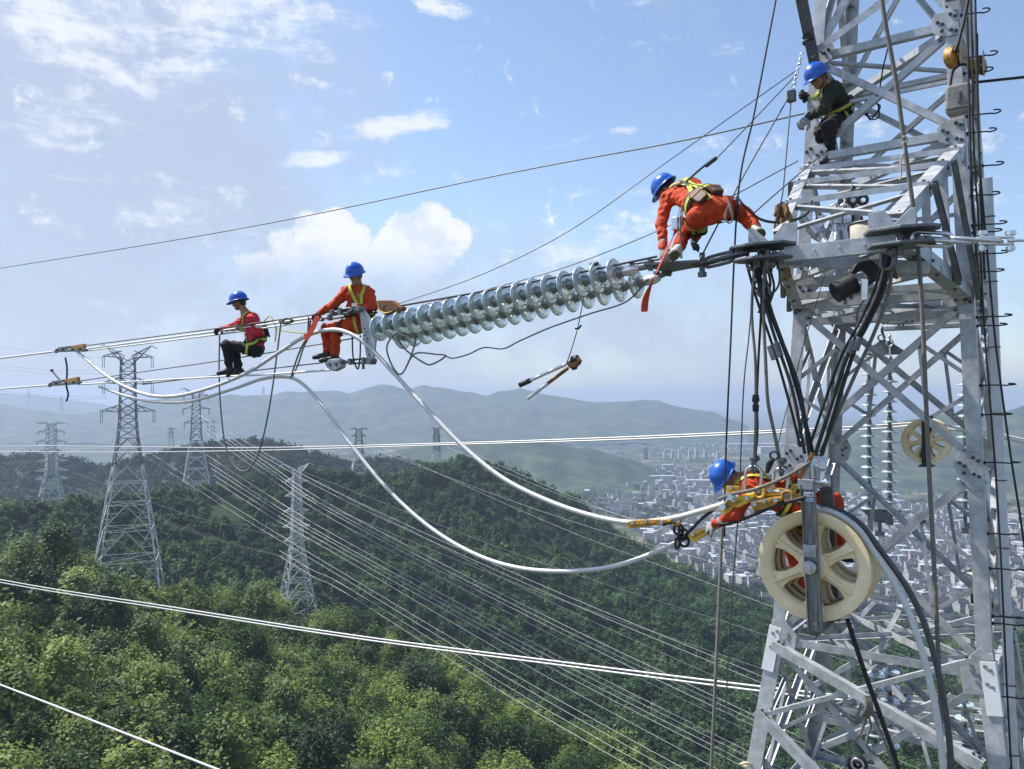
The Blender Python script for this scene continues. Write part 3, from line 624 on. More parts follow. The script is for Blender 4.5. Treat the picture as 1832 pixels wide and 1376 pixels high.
# tip beams and strain plates
def sheet(name, poly, c, u, v, w, m=None, parent=None): mb = MB(); mb.prism(poly, c, u, v, w); return mb.build(name, m or M_plate, parent or tower, .004)
mb = MB(); mb.channel(TL + E * .18 - UP * .085, TR - E * .02 - UP * .085, N, UP, .07, .15, .012)
for t in (.28, .5, .72):
    p = (TL + E * .18).lerp(TR, t) - UP * .07; mb.cyl(p, p - N * .008, .012, 8, 1)
mb.build('tip_beam', [M_steel, M_chrome], tower, .002)
mb = MB(); mb.channel(P(1368, 461, 8.45), P(1664, 479, 7.85), N, UP, .07, .12, .012); mb.build('tip_beam', M_steel, tower, .002)
HEX = [(-.36, -.06), (-.30, -.15), (-.06, -.22), (.22, -.16), (.30, .0), (.24, .24), (-.14, .24), (-.34, .06)]
for c, s_ in ((TL, 1), (TR, -1)):
    sheet('strain_plate', [(x, y) for x, y in HEX] if s_ > 0 else [(-x, y) for x, y in HEX][::-1], c - UP * .0, E, N, UP * .028, M_steeld)
    sheet('strain_plate', [(x * .9, y * .9) for x, y in HEX] if s_ > 0 else [(-x * .9, y * .9) for x, y in HEX][::-1], c - UP * .13, E, N, UP * .025, M_steeld)
    sheet('stiffener_plate', [(0, 0), (.22, 0), (.18, .05), (.05, .17), (0, .17)], c + UP * .029 - E * .16 * s_ - N * .06, E * s_, UP, N * .014)
    sheet('stiffener_plate', [(0, 0), (.24, 0), (.24, .20), (.10, .22), (0, .08)], c + UP * .029 + E * .04 * s_ + N * .10, E * s_, UP, N * .014)
    for x, y in ((-.2, -.1), (-.08, -.12), (.1, -.1), (.0, .05), (.15, .08), (-.2, .08)): bolt_at(c + E * x * s_ + N * y + UP * .029, UP, tower, ME_BOLT2)
    mb = MB(); mb.tube([c - UP * .02 + E * .02, c - UP * .20 + E * .02], .03, 10); mb.lathe([(0.0, -.02), (.05, -.02), (.05, .02), (0, .02)], c - UP * .17 + E * .05 * s_, N, 12); mb.build('hanger_pin', M_steeld, tower)
# big bolt rows on the right stiffener
for k in range(4): bolt_at(TR + UP * (.10 + .03 * k) + E * (.0 + .035 * k) - N * .03 + N * .115, -N, tower)
# a dark brace that climbs out of frame towards the upper crossarm
mb = MB(); mb.angle(C('FL', 4.15) - N * .02, P(1398, -120, 8.7), E, N, .13, .012); mb.build('crossarm_chord', M_steeld, tower)
mb = MB(); mb.angle(C('FR', 4.5) - N * .02, P(1700, -300, 7.6), -E, N, .13, .012); mb.build('crossarm_chord', M_steeld, tower)
# ------------------------------------------------------------- far crossarms
def far_arm(zt, zb, zp, reach):
    tp = TC + N * reach; l_, r_ = tp - E * .6, tp + E * .6; l_ = Vector((l_.x, l_.y, zp)); r_ = Vector((r_.x, r_.y, zp))
    for k, q in (('BL', l_), ('BR', r_)):
        for z in (zt, zb):
            mb = MB(); mb.angle(C(k, z), q + UP * (.15 if z == zt else 0), E * (1 if k == 'BL' else -1), UP * (-1 if z == zt else 1), .13, .012); mb.build('crossarm_chord', M_steel, tower)
        for t in (.35, .65): member('crossarm_post', C(k, zt).lerp(q + UP * .15, t), C(k, zb).lerp(q, t), N, E * (1 if k == 'BL' else -1), .07, .008)
    for t in (.05, .3, .5, .7, .98):
        member('crossarm_strut', C('BL', zb).lerp(l_, t), C('BR', zb).lerp(r_, t), N, UP, .09, .008)
        if t < .9: member('crossarm_strut', C('BL', zb).lerp(l_, t) + UP * .02, C('BR', zb).lerp(r_, t + .2) + UP * .02, E, UP, .07, .008)
    mb = MB(); mb.box((l_ + r_) / 2 - UP * .05, E * .8, N * .12, UP * .03); mb.build('strain_plate', M_plate, tower, .004)
    return l_, r_
FTL, FTR = far_arm(2.99, 1.17, 1.22, 3.3)
GTL, GTR = far_arm(-3.2, -4.9, -4.75, 3.3)
print('tower parts', len(tower.children), 'bolts', NB)
# ================================================================== RIGGING ON THE LINE
def cable(name, pts, r, m, label, cat, group=None, n=8, smooth=8, parent=None):
    mb = MB(); mb.tube(spline(pts, smooth) if smooth else pts, r, n); o = mb.build(name, m, parent)
    if parent is None: tag(o, label, cat, group)
    return o
def torus(mb, c, u, v, R_, r, n=20, k=8, mi=0, a0=0, a1=2 * math.pi):
    full = abs(a1 - a0 - 2 * math.pi) < 1e-3
    pts = [c + u * (R_ * math.cos(t)) + v * (R_ * math.sin(t)) for t in np.linspace(a0, a1, n, not full)]
    mb.tube(pts, r, k, mi, closed=full, caps=not full)
def link(mb, c, d, v, L, Wd, r, mi=0):
    """one oval chain link along d, open across v"""
    pts = []
    for t in np.linspace(0, 2 * math.pi, 20, False):
        x, y = math.cos(t), math.sin(t); pts.append(c + d * (x * Wd + (L - Wd) * (1 if x > 0 else -1) * min(1, abs(x) * 3)) + v * (y * Wd))
    mb.tube(pts, r, 8, mi, closed=True)
def shackle(name, top, bot, side, r, parent, m=None):
    """U-shackle hanging from a pin at top to the bow at bot"""
    mb = MB(); d = bot - top; L = d.length; d = d / L; w = L * .30
    arc = [bot - d * w + (side * math.cos(t) * w) + d * (math.sin(t) * w) for t in np.linspace(0, math.pi, 9)]
    mb.tube([top + side * w] + arc + [top - side * w], r, 8); mb.cyl(top + side * (w + r * 2.6), top - side * (w + r * 2.6), r * 1.1, 8); mb.cyl(top + side * (w + r * 1.2), top + side * (w + r * 3.4), r * 2.0, 6)
    return mb.build(name, m or M_chrome, parent)
# ------------------------------------------------------------- insulator strings
def disc_meshes(Rg, cap, pitch):
    g = MB(); s_ = Rg / .18
    g.lathe([(r * s_, z * s_) for r, z in ((.052, .020), (.080, .018), (.092, .010), (.100, .017), (.112, .008), (.122, .013), (.134, .002), (.145, .006), (.158, -.006), (.168, -.004), (.179, -.022), (.181, -.034), (.174, -.038), (.162, -.020), (.150, -.018),
             (.146, -.036), (.137, -.036), (.130, -.014), (.115, -.012), (.110, -.034), (.101, -.034), (.094, -.008), (.052, -.004), (.052, .020))], Vector((0, 0, 0)), UP, 40)
    c = MB(); c.lathe([(0, .110 * s_), (cap * .80, .105 * s_), (cap * 1.0, .085 * s_), (cap * 1.02, .06 * s_), (cap * 1.2, .045 * s_), (cap * 1.25, .012 * s_), (cap * .8, -.01 * s_), (cap * .72, -.02 * s_), (cap * .72, -(pitch - .10 * s_)), (0, -(pitch - .10 * s_))], Vector((0, 0, 0)), UP, 18)
    return g.mesh('glass_disc', M_glass), c.mesh('metal_cap', M_cap)
def string(name, top, bot, n, meshes, label, cat, group, parent=None):
    d = (bot - top); st = d.length / (n - 1); d.normalize(); q = (-d).to_track_quat('Z', 'Y').to_matrix().to_4x4()
    t = empty(name, top, label, cat, group)
    for i in range(n):
        for me in meshes:
            o = put(me.name.split('.')[0], me, t); o.matrix_basis = o.matrix_basis @ Matrix.Translation(top + d * st * i) @ q
    return t
S1a, S1b = LP(1103, 489), LP(681, 587)
pitch = (S1b - S1a).length / 17; DM = disc_meshes(.18, .056, pitch)
s1 = string('insulator_string', S1a, S1b, 18, DM, 'string of clear glass insulator discs nearer the camera, its upper row fully in view', 'insulator string', 'strain insulator strings')
S2a, S2b = LP(1141, 506, .42), LP(722, 602, .42)
s2 = string('insulator_string', S2a, S2b, 18, DM, 'string of clear glass insulator discs half hidden behind and below the nearer string', 'insulator string', 'strain insulator strings')
sd1 = (S1b - S1a).normalized()
for s_, a, b in ((s1, S1a, S1b), (s2, S2a, S2b)):
    mb = MB(); mb.lathe([(0, .30), (.028, .29), (.05, .25), (.062, .18), (.055, .10), (.05, .09), (0, .09)], a, -sd1, 16); mb.build('end_socket', M_alu, s_)
    mb = MB(); mb.lathe([(0, .02), (.03, .03), (.05, .08), (.05, .16), (.03, .20), (0, .2)], b, sd1, 14); mb.build('end_socket', M_alu, s_)
# hanging jumper strings of the far crossarm, seen through the tower
DS = disc_meshes(.128, .040, .205)
def hang(px, y0, y1, n, d, label, yoke=True):
    a, b = P(px, y0, d), P(px, y1, d); t = string('insulator_string', a, b, n, DS, label, 'insulator string', 'jumper insulator strings')
    mb = MB(); mb.cyl(b - UP * .05, b - UP * .28, .03, 8); mb.box(b - UP * .34, E * .05, N * .03, UP * .05); mb.build('clamp', M_steeld, t)
    mb = MB(); mb.cyl(a + UP * .06, a + UP * .24, .016, 6); torus(mb, a + UP * .29, E, UP, .05, .014); torus(mb, a + UP * .38, N, UP, .05, .014); mb.build('link', M_chrome, t); return t
h1 = hang(1555, 668, 908, 14, 13.2, 'hanging glass insulator string seen inside the tower, left of the pair')
h2 = hang(1592, 646, 896, 15, 13.0, 'hanging glass insulator string seen inside the tower, right of the pair')
h3 = hang(1727, 668, 912, 14, 13.2, 'hanging glass insulator string beside the right tower leg, nearer of two')
h4 = hang(1737, 672, 905, 14, 13.6, 'hanging glass insulator string beside the right tower leg, farther of two')
mb = MB(); cc = P(1582, 622, 13.1); mb.prism([(-.30, -.12), (.30, -.12), (.30, -.06), (.06, .12), (-.06, .12), (-.30, -.06)], cc - N * .01, E, UP, N * .02)
mb.cyl(cc + UP * .12, P(1578, 585, 13.1), .016, 6); torus(mb, P(1578, 590, 13.1), N, UP, .05, .014); torus(mb, P(1577, 604, 13.1), E, UP, .05, .014)
tag(mb.build('yoke_plate', M_steeld), 'small triangular steel yoke hanging above the insulator pair in the tower', 'yoke plate')
mb = MB(); cc = P(1574, 922, 13.1); mb.prism([(-.32, .10), (.34, .10), (.08, -.12), (-.06, -.12)], cc - N * .01, E, UP, N * .02); mb.cyl(cc - UP * .1, cc - UP * .3, .03, 8); mb.box(cc - UP * .3, E * .07, N * .03, UP * .04)
tag(mb.build('yoke_plate', M_steeld), 'dark triangular steel yoke under the insulator pair in the tower', 'yoke plate')
for i, (px, y0, d, k, lb) in enumerate(((1566, 1205, 10.9, 6, 'glass insulator string low inside the tower, left of the two seen from above'), (1592, 1200, 11.0, 6, 'glass insulator string low inside the tower, right of the two seen from above'), (1726, 1258, 11.4, 5, 'short glass insulator string low inside the tower near the right leg'))):
    a = P(px, y0, d); string('insulator_string', a, a - UP * (.2 * (k - 1)), k, DS, lb, 'insulator string', 'low insulator strings')
# ------------------------------------------------------------- strain hardware at the near tip
hw = empty('strain_hardware', LP(1200, 472), 'grey steel yoke plate and links joining both insulator strings to the crossarm tip', 'line hardware')
yp = [LP(1140, 486), LP(1245, 462)]
def plate_between(name, p, q, w0, w1, t, parent, m=None, up=None):
    d = (q - p); L = d.length; d.normalize(); v = (up or N); v = (v - d * v.dot(d)).normalized(); nn = d.cross(v)
    mb = MB(); mb.prism([(0, -w0 / 2), (L, -w1 / 2), (L, w1 / 2), (0, w0 / 2)], p - nn * t / 2, d, v, nn * t); return mb.build(name, m or M_steeld, parent, .004)
yc = (LP(1195, 474) + LP(1225, 480, .42)) / 2
mb = MB(); mb.prism([(-.26, -.28), (.30, -.12), (.34, 0), (.30, .14), (-.22, .34), (-.30, .30)], yc + N * .0, E, N, UP * .03); mb.build('yoke_plate', M_steeld, hw, .004)
for a, b in ((LP(1128, 483), yc - E * .2 - N * .2), (LP(1172, 498, .42), yc - E * .2 + N * .26)):
    plate_between('link_plate', a, b + (b - a) * .1, .06, .07, .05, hw)
    for t in (.1, .95):
        p = a.lerp(b, t); mb = MB(); mb.cyl(p - UP * .05, p + UP * .06, .028, 8); mb.cyl(p + UP * .045, p + UP * .07, .042, 6); mb.build('pin', M_steeld, hw)
p0 = yc + E * .30; p1 = TL - E * .26 - UP * .04; dd = (p1 - p0).normalized(); LL = (p1 - p0).length
for i, f in enumerate((.12, .45, .80)):
    mb = MB(); link(mb, p0 + dd * LL * f, dd, N if i % 2 == 0 else UP, .20, .055, .019); mb.build('chain_link', M_steeld, hw)
mb = MB(); mb.cyl(yc + E * .3 - UP * .10, yc + E * .3 + UP * .12, .032, 8); mb.cyl(yc + E * .3 - UP * .14, yc + E * .3 - UP * .09, .05, 6); mb.build('pin', M_steeld, hw)
# chain to the right from the other tip plate
ch = empty('anchor_chain', TR, 'heavy bright steel chain and links leaving the crossarm tip to the right', 'chain')
q0, q1 = TR + E * .12 - UP * .03, LP(1790, 430)
dd = (q1 - q0).normalized()
for i, (x, v, L) in enumerate(((1668, UP, .17), (1668, N, .0), (1700, N, .19), (1745, N, .20))):
    if L: mb = MB(); link(mb, LP(x, 428 + (2 if i else 0)), dd, (v if i != 2 else (UP * .3 + N).normalized()), L, .06, .018); mb.build('chain_link', M_chrome, ch)
mb = MB(); link(mb, LP(1660, 428, .14), dd, N, .2, .06, .018); mb.build('chain_link', M_chrome, ch)
for y in (425, 437): plate_between('link_plate', LP(1752, y), LP(1815, y), .075, .06, .016, ch, M_chrome)
for x in (1757, 1808):
    p = LP(x, 431); mb = MB(); mb.cyl(p - UP * .09, p + UP * .07, .024, 8); mb.cyl(p + UP * .05, p + UP * .085, .042, 6); mb.cyl(p - UP * .08, p - UP * .05, .036, 6); mb.build('pin', M_chrome, ch)
for o_ in (-.05, .05): mb = MB(); mb.tube([LP(1805, 431, o_), LP(1850, 429, o_), LP(1950, 427, o_)], .014, 6); mb.build('steel_wire', M_chrome, ch)
# ------------------------------------------------------------- far end yoke by the seated man
yk = empty('yoke_plate', LP(655, 600), 'pale grey tapered yoke plate at the far end of the insulators beside the seated man', 'yoke plate')
pts2 = [(642, 553), (648, 550), (665, 575), (672, 607), (668, 646), (657, 647), (650, 610)]
pp = [LP(x, y, -.06) for x, y in pts2]; n_ = N * .03
mb = MB(); k = len(pp); mb.add(pp + [p + n_ for p in pp], [tuple(range(k)), tuple(range(k, 2 * k))[::-1]] + [(i, i + k, (i + 1) % k + k, (i + 1) % k) for i in range(k)]); mb.build('plate', M_plate, yk, .004)
mb = MB()
for x, y in ((652, 588), (654, 600), (656, 612), (658, 624), (660, 634), (655, 594), (657, 606)): p = LP(x, y, -.062); mb.cyl(p, p - N * .006, .012, 8)
mb.build('hole_row', M_black, yk)
def turnbuckle(pa, pb, r, parent):
    mb = MB(); d = (pb - pa); L = d.length
    mb.tube([pa, pa.lerp(pb, .28)], r, 8); mb.tube([pa.lerp(pb, .28) + UP * r * 1.5, pa.lerp(pb, .72) + UP * r * 1.5], r * .9, 6); mb.tube([pa.lerp(pb, .28) - UP * r * 1.5, pa.lerp(pb, .72) - UP * r * 1.5], r * .9, 6)
    for t in (.28, .72): q = pa.lerp(pb, t); mb.box(q, d.normalized() * r * 1.6, N * r * 1.7, UP * r * 2.4)
    mb.tube([pa.lerp(pb, .72), pb], r, 8)
    for t in (.02, .98): q = pa.lerp(pb, t); mb.cyl(q - N * r * 3, q + N * r * 3, r * 1.9, 8)
    mb.build('turnbuckle', M_steeld, parent)
turnbuckle(LP(596, 559, -.08), LP(646, 553, -.08), .020, yk); turnbuckle(LP(572, 571, .12), LP(640, 560, .12), .018, yk); turnbuckle(LP(612, 648, -.06), LP(668, 645, -.06), .018, yk)
mb = MB(); mb.box(LP(664, 647, -.05), E * .04, N * .06, UP * .04); mb.cyl(LP(650, 648, -.05) - UP * .1, LP(650, 648, -.05) + UP * .07, .022, 6); mb.build('shackle', M_steeld, yk)
wc = empty('wedge_clamp', LP(596, 652), 'small grey wedge clamp on the lower wire under the seated man', 'clamp')
hp = [LP(x, y, -.10) for x, y in ((580, 650), (588, 643), (604, 641), (612, 648), (609, 658), (596, 664), (586, 660))]; k = len(hp); mb = MB()
mb.add(hp + [p + N * .1 for p in hp], [tuple(range(k)), tuple(range(k, 2 * k))[::-1]] + [(i, i + k, (i + 1) % k + k, (i + 1) % k) for i in range(k)]); mb.build('body', M_plate, wc, .012)
for x, y in ((590, 652), (601, 651)): p = LP(x, y, -.1); mb = MB(); mb.cyl(p + N * .01, p - N * .025, .03, 6); mb.build('bolt', M_steeld, wc)
# ------------------------------------------------------------- conductor lines to the left
G_LINE = 'wires stretched along the line to the left'
def lw(name, px, r, m, label, off=0.0, grp=G_LINE, sm=6):
    return cable(name, [LP(x, y, off) for x, y in px], r, m, label, 'wire', grp, 6, sm)
lw('conductor', [(-260, 672), (-60, 648), (0, 641), (105, 628)], .022, M_cond, 'thick bright conductor running out to the left edge, upper of the two')
lw('conductor', [(-260, 718), (-60, 700), (0, 696), (92, 689)], .020, M_cond, 'thick bright conductor running out to the left edge, lower of the two')
lw('steel_wire', [(150, 619), (386, 588), (500, 572), (600, 557)], .011, M_thin, 'thin dark wire rope along the line, highest of three above the sitting man', -.05)
lw('steel_wire', [(150, 625), (386, 593), (500, 577), (575, 567)], .017, M_cond, 'bright wire along the line, middle of three above the sitting man', .0)
lw('steel_wire', [(146, 629), (386, 599), (500, 583), (575, 572)], .014, M_cond, 'bright wire along the line, lowest of three above the sitting man', .08)
lw('steel_wire', [(142, 682), (250, 666), (390, 646), (571, 616), (646, 603)], .010, M_thin, 'thin dark wire rising behind the sitting man to the yoke', .1)
lw('steel_wire', [(140, 688), (253, 682), (395, 674), (480, 670), (592, 662)], .017, M_cond, 'wire under the feet of the sitting man running to the small clamp')
lw('steel_wire', [(255, 688), (440, 665), (578, 649)], .010, M_thin, 'thin dark wire above the foot wire, ending near the small clamp', .06)
for (x0, y0, x1, y1, lb) in ((100, 628, 155, 626, 'dark clamp with small handles gripping the upper conductor at far left'), (88, 689, 144, 685, 'dark clamp with small handles gripping the lower conductor at far left')):
    c = empty('conductor_clamp', LP((x0 + x1) / 2, (y0 + y1) / 2), lb, 'clamp', 'conductor clamps'); a, b = LP(x0, y0), LP(x1, y1)
    mb = MB(); mb.bar(a, b, .07, .05); mb.bar(a.lerp(b, .1) + UP * .05, a.lerp(b, .5) + UP * .07, .05, .05); mb.build('body', M_steeld, c, .008)
    mb = MB(); mb.bar(a.lerp(b, .55) + UP * .05, a.lerp(b, .95) + UP * .08, .06, .09); mb.bar(a.lerp(b, .0) - UP * .03, a.lerp(b, .22) + UP * .06, .05, .04); mb.build('jaw', M_amber, c, .008)
    for t in (.12, .3, .62, .85): q = a.lerp(b, t); mb = MB(); mb.cyl(q + UP * .02 - N * .07, q + UP * .02 + N * .06, .022, 6); mb.build('bolt', M_bolt, c)
cable('strap', [LP(117, 640), LP(120, 660), LP(119, 690), LP(122, 705), LP(119, 718)], .020, M_black, 'short black strap hanging from the upper left clamp across the lower one', 'strap', n=6)
cable('strap', [LP(93, 663), LP(100, 672), LP(108, 681)], [.04] + [.018] * 16, M_darkrope, 'short dark strap with a pale knot sticking up from the lower left clamp', 'strap', n=6)
# ------------------------------------------------------------- thick jumper conductors
J1 = [(138, 629, 0), (152, 641, 0), (200, 679, 0), (258, 705, 0), (310, 709, 0), (372, 695, 0), (440, 668, 0), (500, 630, 0), (548, 601, 0), (592, 590, -.12), (626, 597, -.12), (662, 622, -.05), (705, 668, 0), (762, 730, 0), (830, 800, 0), (900, 856, 0), (980, 896, 0), (1060, 923, 0), (1130, 935, 0), (1200, 928, 0), (1258, 913, 0), (1300, 901, .0), (1350, 891, .03), (1400, 889, .07), (1445, 897, .09)]
J2 = [(178, 692, .1), (240, 713, .1), (300, 720, .1), (350, 716, .1), (420, 695, .1), (470, 678, .1), (515, 675, .1), (545, 690, .1), (582, 732, .1), (622, 788, .1), (680, 860, .1), (740, 920, .1), (802, 966, .1), (870, 1000, .1), (940, 1018, .1), (1020, 1022, .1), (1100, 1013, .1), (1170, 989, .1), (1225, 964, .1), (1262, 946, .1)]
BC = LP(1453, 1013, .0); BR_ = .515                                   # centre of the big stringing block
def over(off, r, a0, a1, n=10):
    c = BC + N * off; return [c + E * (r * math.sin(t)) + UP * (r * math.cos(t)) for t in np.linspace(R(a0), R(a1), n)]
j1 = [LP(*q) for q in J1] + over(.13, .545, 2, 62, 8) + [LP(1612, 1065, .14), LP(1648, 1160, .14), LP(1678, 1290, .14), LP(1690, 1420, .14), LP(1694, 1620, .14)]
cable('jumper_conductor', j1, .030, M_cond, 'thick white jumper cable sagging from the upper clamp and over the big pulley', 'cable', 'jumper cables', 12, 6)
j2 = [LP(*q) for q in J2]
cable('jumper_conductor', j2, .027, M_cond, 'thick white jumper cable making the lower and wider loop to the gloved hand', 'cable', 'jumper cables', 12, 6)
j3 = [LP(1395, 905, .3), LP(1430, 900, .32)] + over(.32, .545, 5, 58, 8) + [LP(1628, 1060, .33), LP(1668, 1160, .33), LP(1694, 1290, .33), LP(1704, 1420, .33), LP(1706, 1620, .33)]
cable('jumper_conductor', j3, .029, M_condshade, 'second cable coming off the big pulley and curving down through the tower', 'cable', 'jumper cables', 12, 6)
# ------------------------------------------------------------- stringing blocks
def sheave(c, R_, w, parent, ns=6, rot=0.0):
    k = R_ / .53; mb = MB(); h = w / 2
    rim = [(.535, -1), (.525, -.72), (.475, -.30), (.455, 0), (.475, .30), (.525, .72), (.535, 1), (.505, 1.05), (.44, .95), (.405, .55), (.40, 0), (.405, -.55), (.44, -.95), (.505, -1.05), (.535, -1)]
    mb.lathe([(r * k, z * h) for r, z in rim], c, N, 56)
    o = mb.build('rim', M_nylon, parent)
    mb = MB(); mb.lathe([(.03 * k, -h * 1.1), (.12 * k, -h * 1.1), (.14 * k, -h * .9), (.14 * k, h * .9), (.12 * k, h * 1.1), (.03 * k, h * 1.1)], c, N, 28)
    for i in range(ns):
        a = rot + 2 * math.pi * i / ns; d = E * math.cos(a) + UP * math.sin(a); v = N.cross(d)
        mb.prism([(.12 * k, -.070 * k), (.20 * k, -.050 * k), (.29 * k, -.050 * k), (.36 * k, -.07 * k), (.42 * k, -.115 * k), (.42 * k, .115 * k), (.36 * k, .07 * k), (.29 * k, .050 * k), (.20 * k, .050 * k), (.12 * k, .070 * k)], c - N * h * .5, d, v, N * h)
        mb.prism([(.11 * k, -.016 * k), (.43 * k, -.013 * k), (.43 * k, .013 * k), (.11 * k, .016 * k)], c - N * h * .98, d, v, N * h * 1.96)
    mb.build('spokes', M_nylon, parent, .006)
blk = empty('stringing_block', BC, 'big cream stringing pulley with six spokes hanging in a grey steel frame', 'pulley')
for i in range(3):
    w_ = .155; s_ = empty_off = None
    sheave(BC + N * (.09 + i * .165), .53, w_, blk, 6, R(28) + i * .03)
for i in (0, 1):
    mb = MB(); mb.lathe([(.40, .163 * i + .168), (.52, .163 * i + .168), (.52, .163 * i + .1745), (.40, .163 * i + .1745)], BC, N, 40); mb.build('groove_liner', M_nylond, blk)
def side(off, top, bot, m=M_plate):
    mb = MB(); a = LP(*top, off); b = LP(*bot, off); mb.channel(a, b, -N if off < .3 else N, E, .045, .135, .012)
    return mb.build('frame_side', m, blk, .003)
fs = side(-.045, (1446, 866), (1460, 1130), M_frame); side(.56, (1476, 850), (1490, 1112), M_steeld)
mb = MB(); mb.cyl(BC - N * .10, BC + N * .62, .035, 14); mb.lathe([(0, -.112), (.058, -.112), (.068, -.104), (.068, -.085), (0, -.085)], BC, N, 24, smooth=False); mb.build('axle', M_plate, blk)
mb = MB(); mb.cyl(BC - N * .122, BC - N * .15, .034, 6); mb.build('axle_nut', M_chrome, blk)
mb = MB(); mb.box(BC - N * .088 + UP * .16, E * .062, N * .005, UP * .06); mb.cyl(BC - N * .09 + UP * .16, BC - N * .11 + UP * .16, .018, 6); mb.build('keeper_plate', M_plate, blk, .003)
mb = MB(); mb.box(LP(1461, 1124, .25), E * .085, N * .36, UP * .012); mb.cyl(LP(1459, 1116, -.05), LP(1459, 1116, -.11), .022, 8); mb.build('bottom_bar', M_steeld, blk)
mb = MB(); mb.box(LP(1458, 862, .25), E * .075, N * .33, UP * .05); mb.box(LP(1440, 852, -.02), E * .05, N * .03, UP * .12); mb.box(LP(1466, 850, .2), E * .05, N * .03, UP * .10); mb.build('head_plate', M_plate, blk, .005)
shackle('shackle', LP(1456, 862, .0), LP(1458, 815, .05), E, .022, blk)
mb = MB(); mb.cyl(LP(1466, 836, -.05), LP(1478, 838, -.05), .03, 6); mb.build('shackle_pin', M_chrome, blk)
def sticker(x0, y0, x1, y1, m, marks):
    c0, c1 = LP(x0, y0, -.0925), LP(x1, y1, -.0925); cx = (c0 + c1) / 2; hw_ = E * (c1 - c0).dot(E) / 2; hh = UP * abs((c1 - c0).z) / 2
    mb = MB(); mb.box(cx, hw_, N * .001, hh); o = mb.build('sticker', m, blk)
    mk = MB()
    for (a, b, w, h) in marks: mk.box(cx + hw_ * a + hh * b - N * .002, hw_ * w, N * .0006, hh * h)
    mk.build('sticker_print', M_ink, o)
sticker(1438, 880, 1455, 889, M_sticker, [(-.7, .3, .2, .12), (-.5, -.3, .3, .08), (.05, .2, .25, .1), (.0, -.25, .2, .1), (.6, .0, .18, .5)])
sticker(1441, 890, 1455, 898, M_stickerb, [(-.4, .4, .3, .08), (-.2, 0, .5, .08), (.3, -.4, .4, .08)])
# the far block inside the tower
FB0 = TIP.copy(); FC = P(1657, 789, 12.9); fb = empty('stringing_block', FC, 'smaller cream pulley with eight spokes seen through the tower lattice', 'pulley')
sheave(FC, .36, .12, fb, 8, .2); sheave(FC + N * .13, .36, .12, fb, 8, .25)
mb = MB(); mb.box(FC - N * .09 - UP * .02, E * .05, N * .012, UP * .38); mb.box(FC + N * .21 - UP * .02, E * .05, N * .012, UP * .38); mb.box(FC + N * .06 - UP * .40, E * .10, N * .16, UP * .012); mb.cyl(FC - N * .12, FC + N * .22, .05, 12); mb.build('frame', M_black, fb)
cable('sling', [FC + UP * .36, FC + UP * .9, P(1650, 590, 13.0)], .02, M_darkrope, 'dark sling holding up the smaller pulley inside the tower', 'sling', n=6)
# ------------------------------------------------------------- yellow cable grips
def grip(p0, p1, w, h, label, m=M_yellow, grp='yellow cable grips'):
    """a come-along grip: long wedge body with a groove, side plates, bolts and an eye"""
    d = (p1 - p0); L = d.length; d.normalize(); u = (UP - d * UP.dot(d)).normalized(); v = d.cross(u)
    t = empty('cable_grip', (p0 + p1) / 2, label, 'cable grip', grp)
    mb = MB(); mb.prism([(0, -h * .3), (L * .06, -h * .5), (L * .70, -h * .42), (L, -h * .16), (L, h * .10), (L * .72, h * .36), (L * .1, h * .5), (0, h * .34)], p0 - v * w / 2, d, u, v * w); mb.build('body', m, t, .008)
    for s_ in (-1, 1):
        mb = MB(); mb.prism([(L * .08, -h * .12), (L * .62, -h * .12), (L * .66, 0), (L * .62, h * .12), (L * .08, h * .12)], p0 + v * (w / 2 * s_) - v * .004, d, u, v * .012); mb.build('side_plate', M_amber, t, .003)
    for f, z in ((.14, .25), (.45, .28), (.8, .0)):
        q = p0 + d * L * f + u * h * z; mb = MB(); mb.cyl(q - v * (w / 2 + .018), q + v * (w / 2 + .018), .022, 8); mb.build('bolt', M_chrome, t)
    mb = MB(); torus(mb, p1 + d * .04, d, u, .05, .016); mb.build('eye', m, t)
    return t
grip(LP(1126, 938), LP(1204, 931), .10, .085, 'amber cable grip clamped on the upper jumper cable left of the reaching hand', M_amber)
grip(LP(1236, 963, .05), LP(1300, 930, .05), .08, .10, 'yellow cable grip held in the grey gloved hand')
grip(LP(1292, 912, -.10), LP(1352, 884, -.10), .09, .12, 'yellow cable grip with white lever, leftmost of the cluster by the bending man')
grip(LP(1300, 874, .02), LP(1372, 880, .02), .07, .07, 'slim yellow cable grip lying on top of the cluster below the helmet')
grip(LP(1350, 882, -.02), LP(1418, 878, -.02), .08, .08, 'yellow cable grip with a round eye nearest the pulley frame')
grip(LP(1348, 908, -.10), LP(1402, 890, -.10), .09, .10, 'amber cable grip tucked below the white jumper cable', M_amber)
mb = MB(); mb.bar(LP(1292, 907, -.17), LP(1306, 890, -.17), .05, .02); mb.cyl(LP(1292, 907, -.15), LP(1292, 907, -.20), .034, 10); mb.cyl(LP(1306, 890, -.15), LP(1306, 890, -.20), .03, 10)
tag(mb.build('grip_lever', M_alu, None, .004), 'short white metal lever on the leftmost yellow grip', 'lever')
# two shackle slings that carry the grips
for i, (x, yt, yb, lb) in enumerate(((1349, 838, 882, 'long bright shackle on the left hanging rope above the yellow grips'), (1398, 842, 880, 'long bright shackle on the right hanging rope above the yellow grips'))):
    t = empty('shackle', LP(x, yt), lb, 'shackle', 'hanging shackles'); shackle('lower_shackle', LP(x - 3, yb, -.05), LP(x, yt - 4, -.05), E, .017, t); shackle('upper_shackle', LP(x, yt - 17, -.05), LP(x, yt + 8, -.05), N, .016, t, M_steeld)
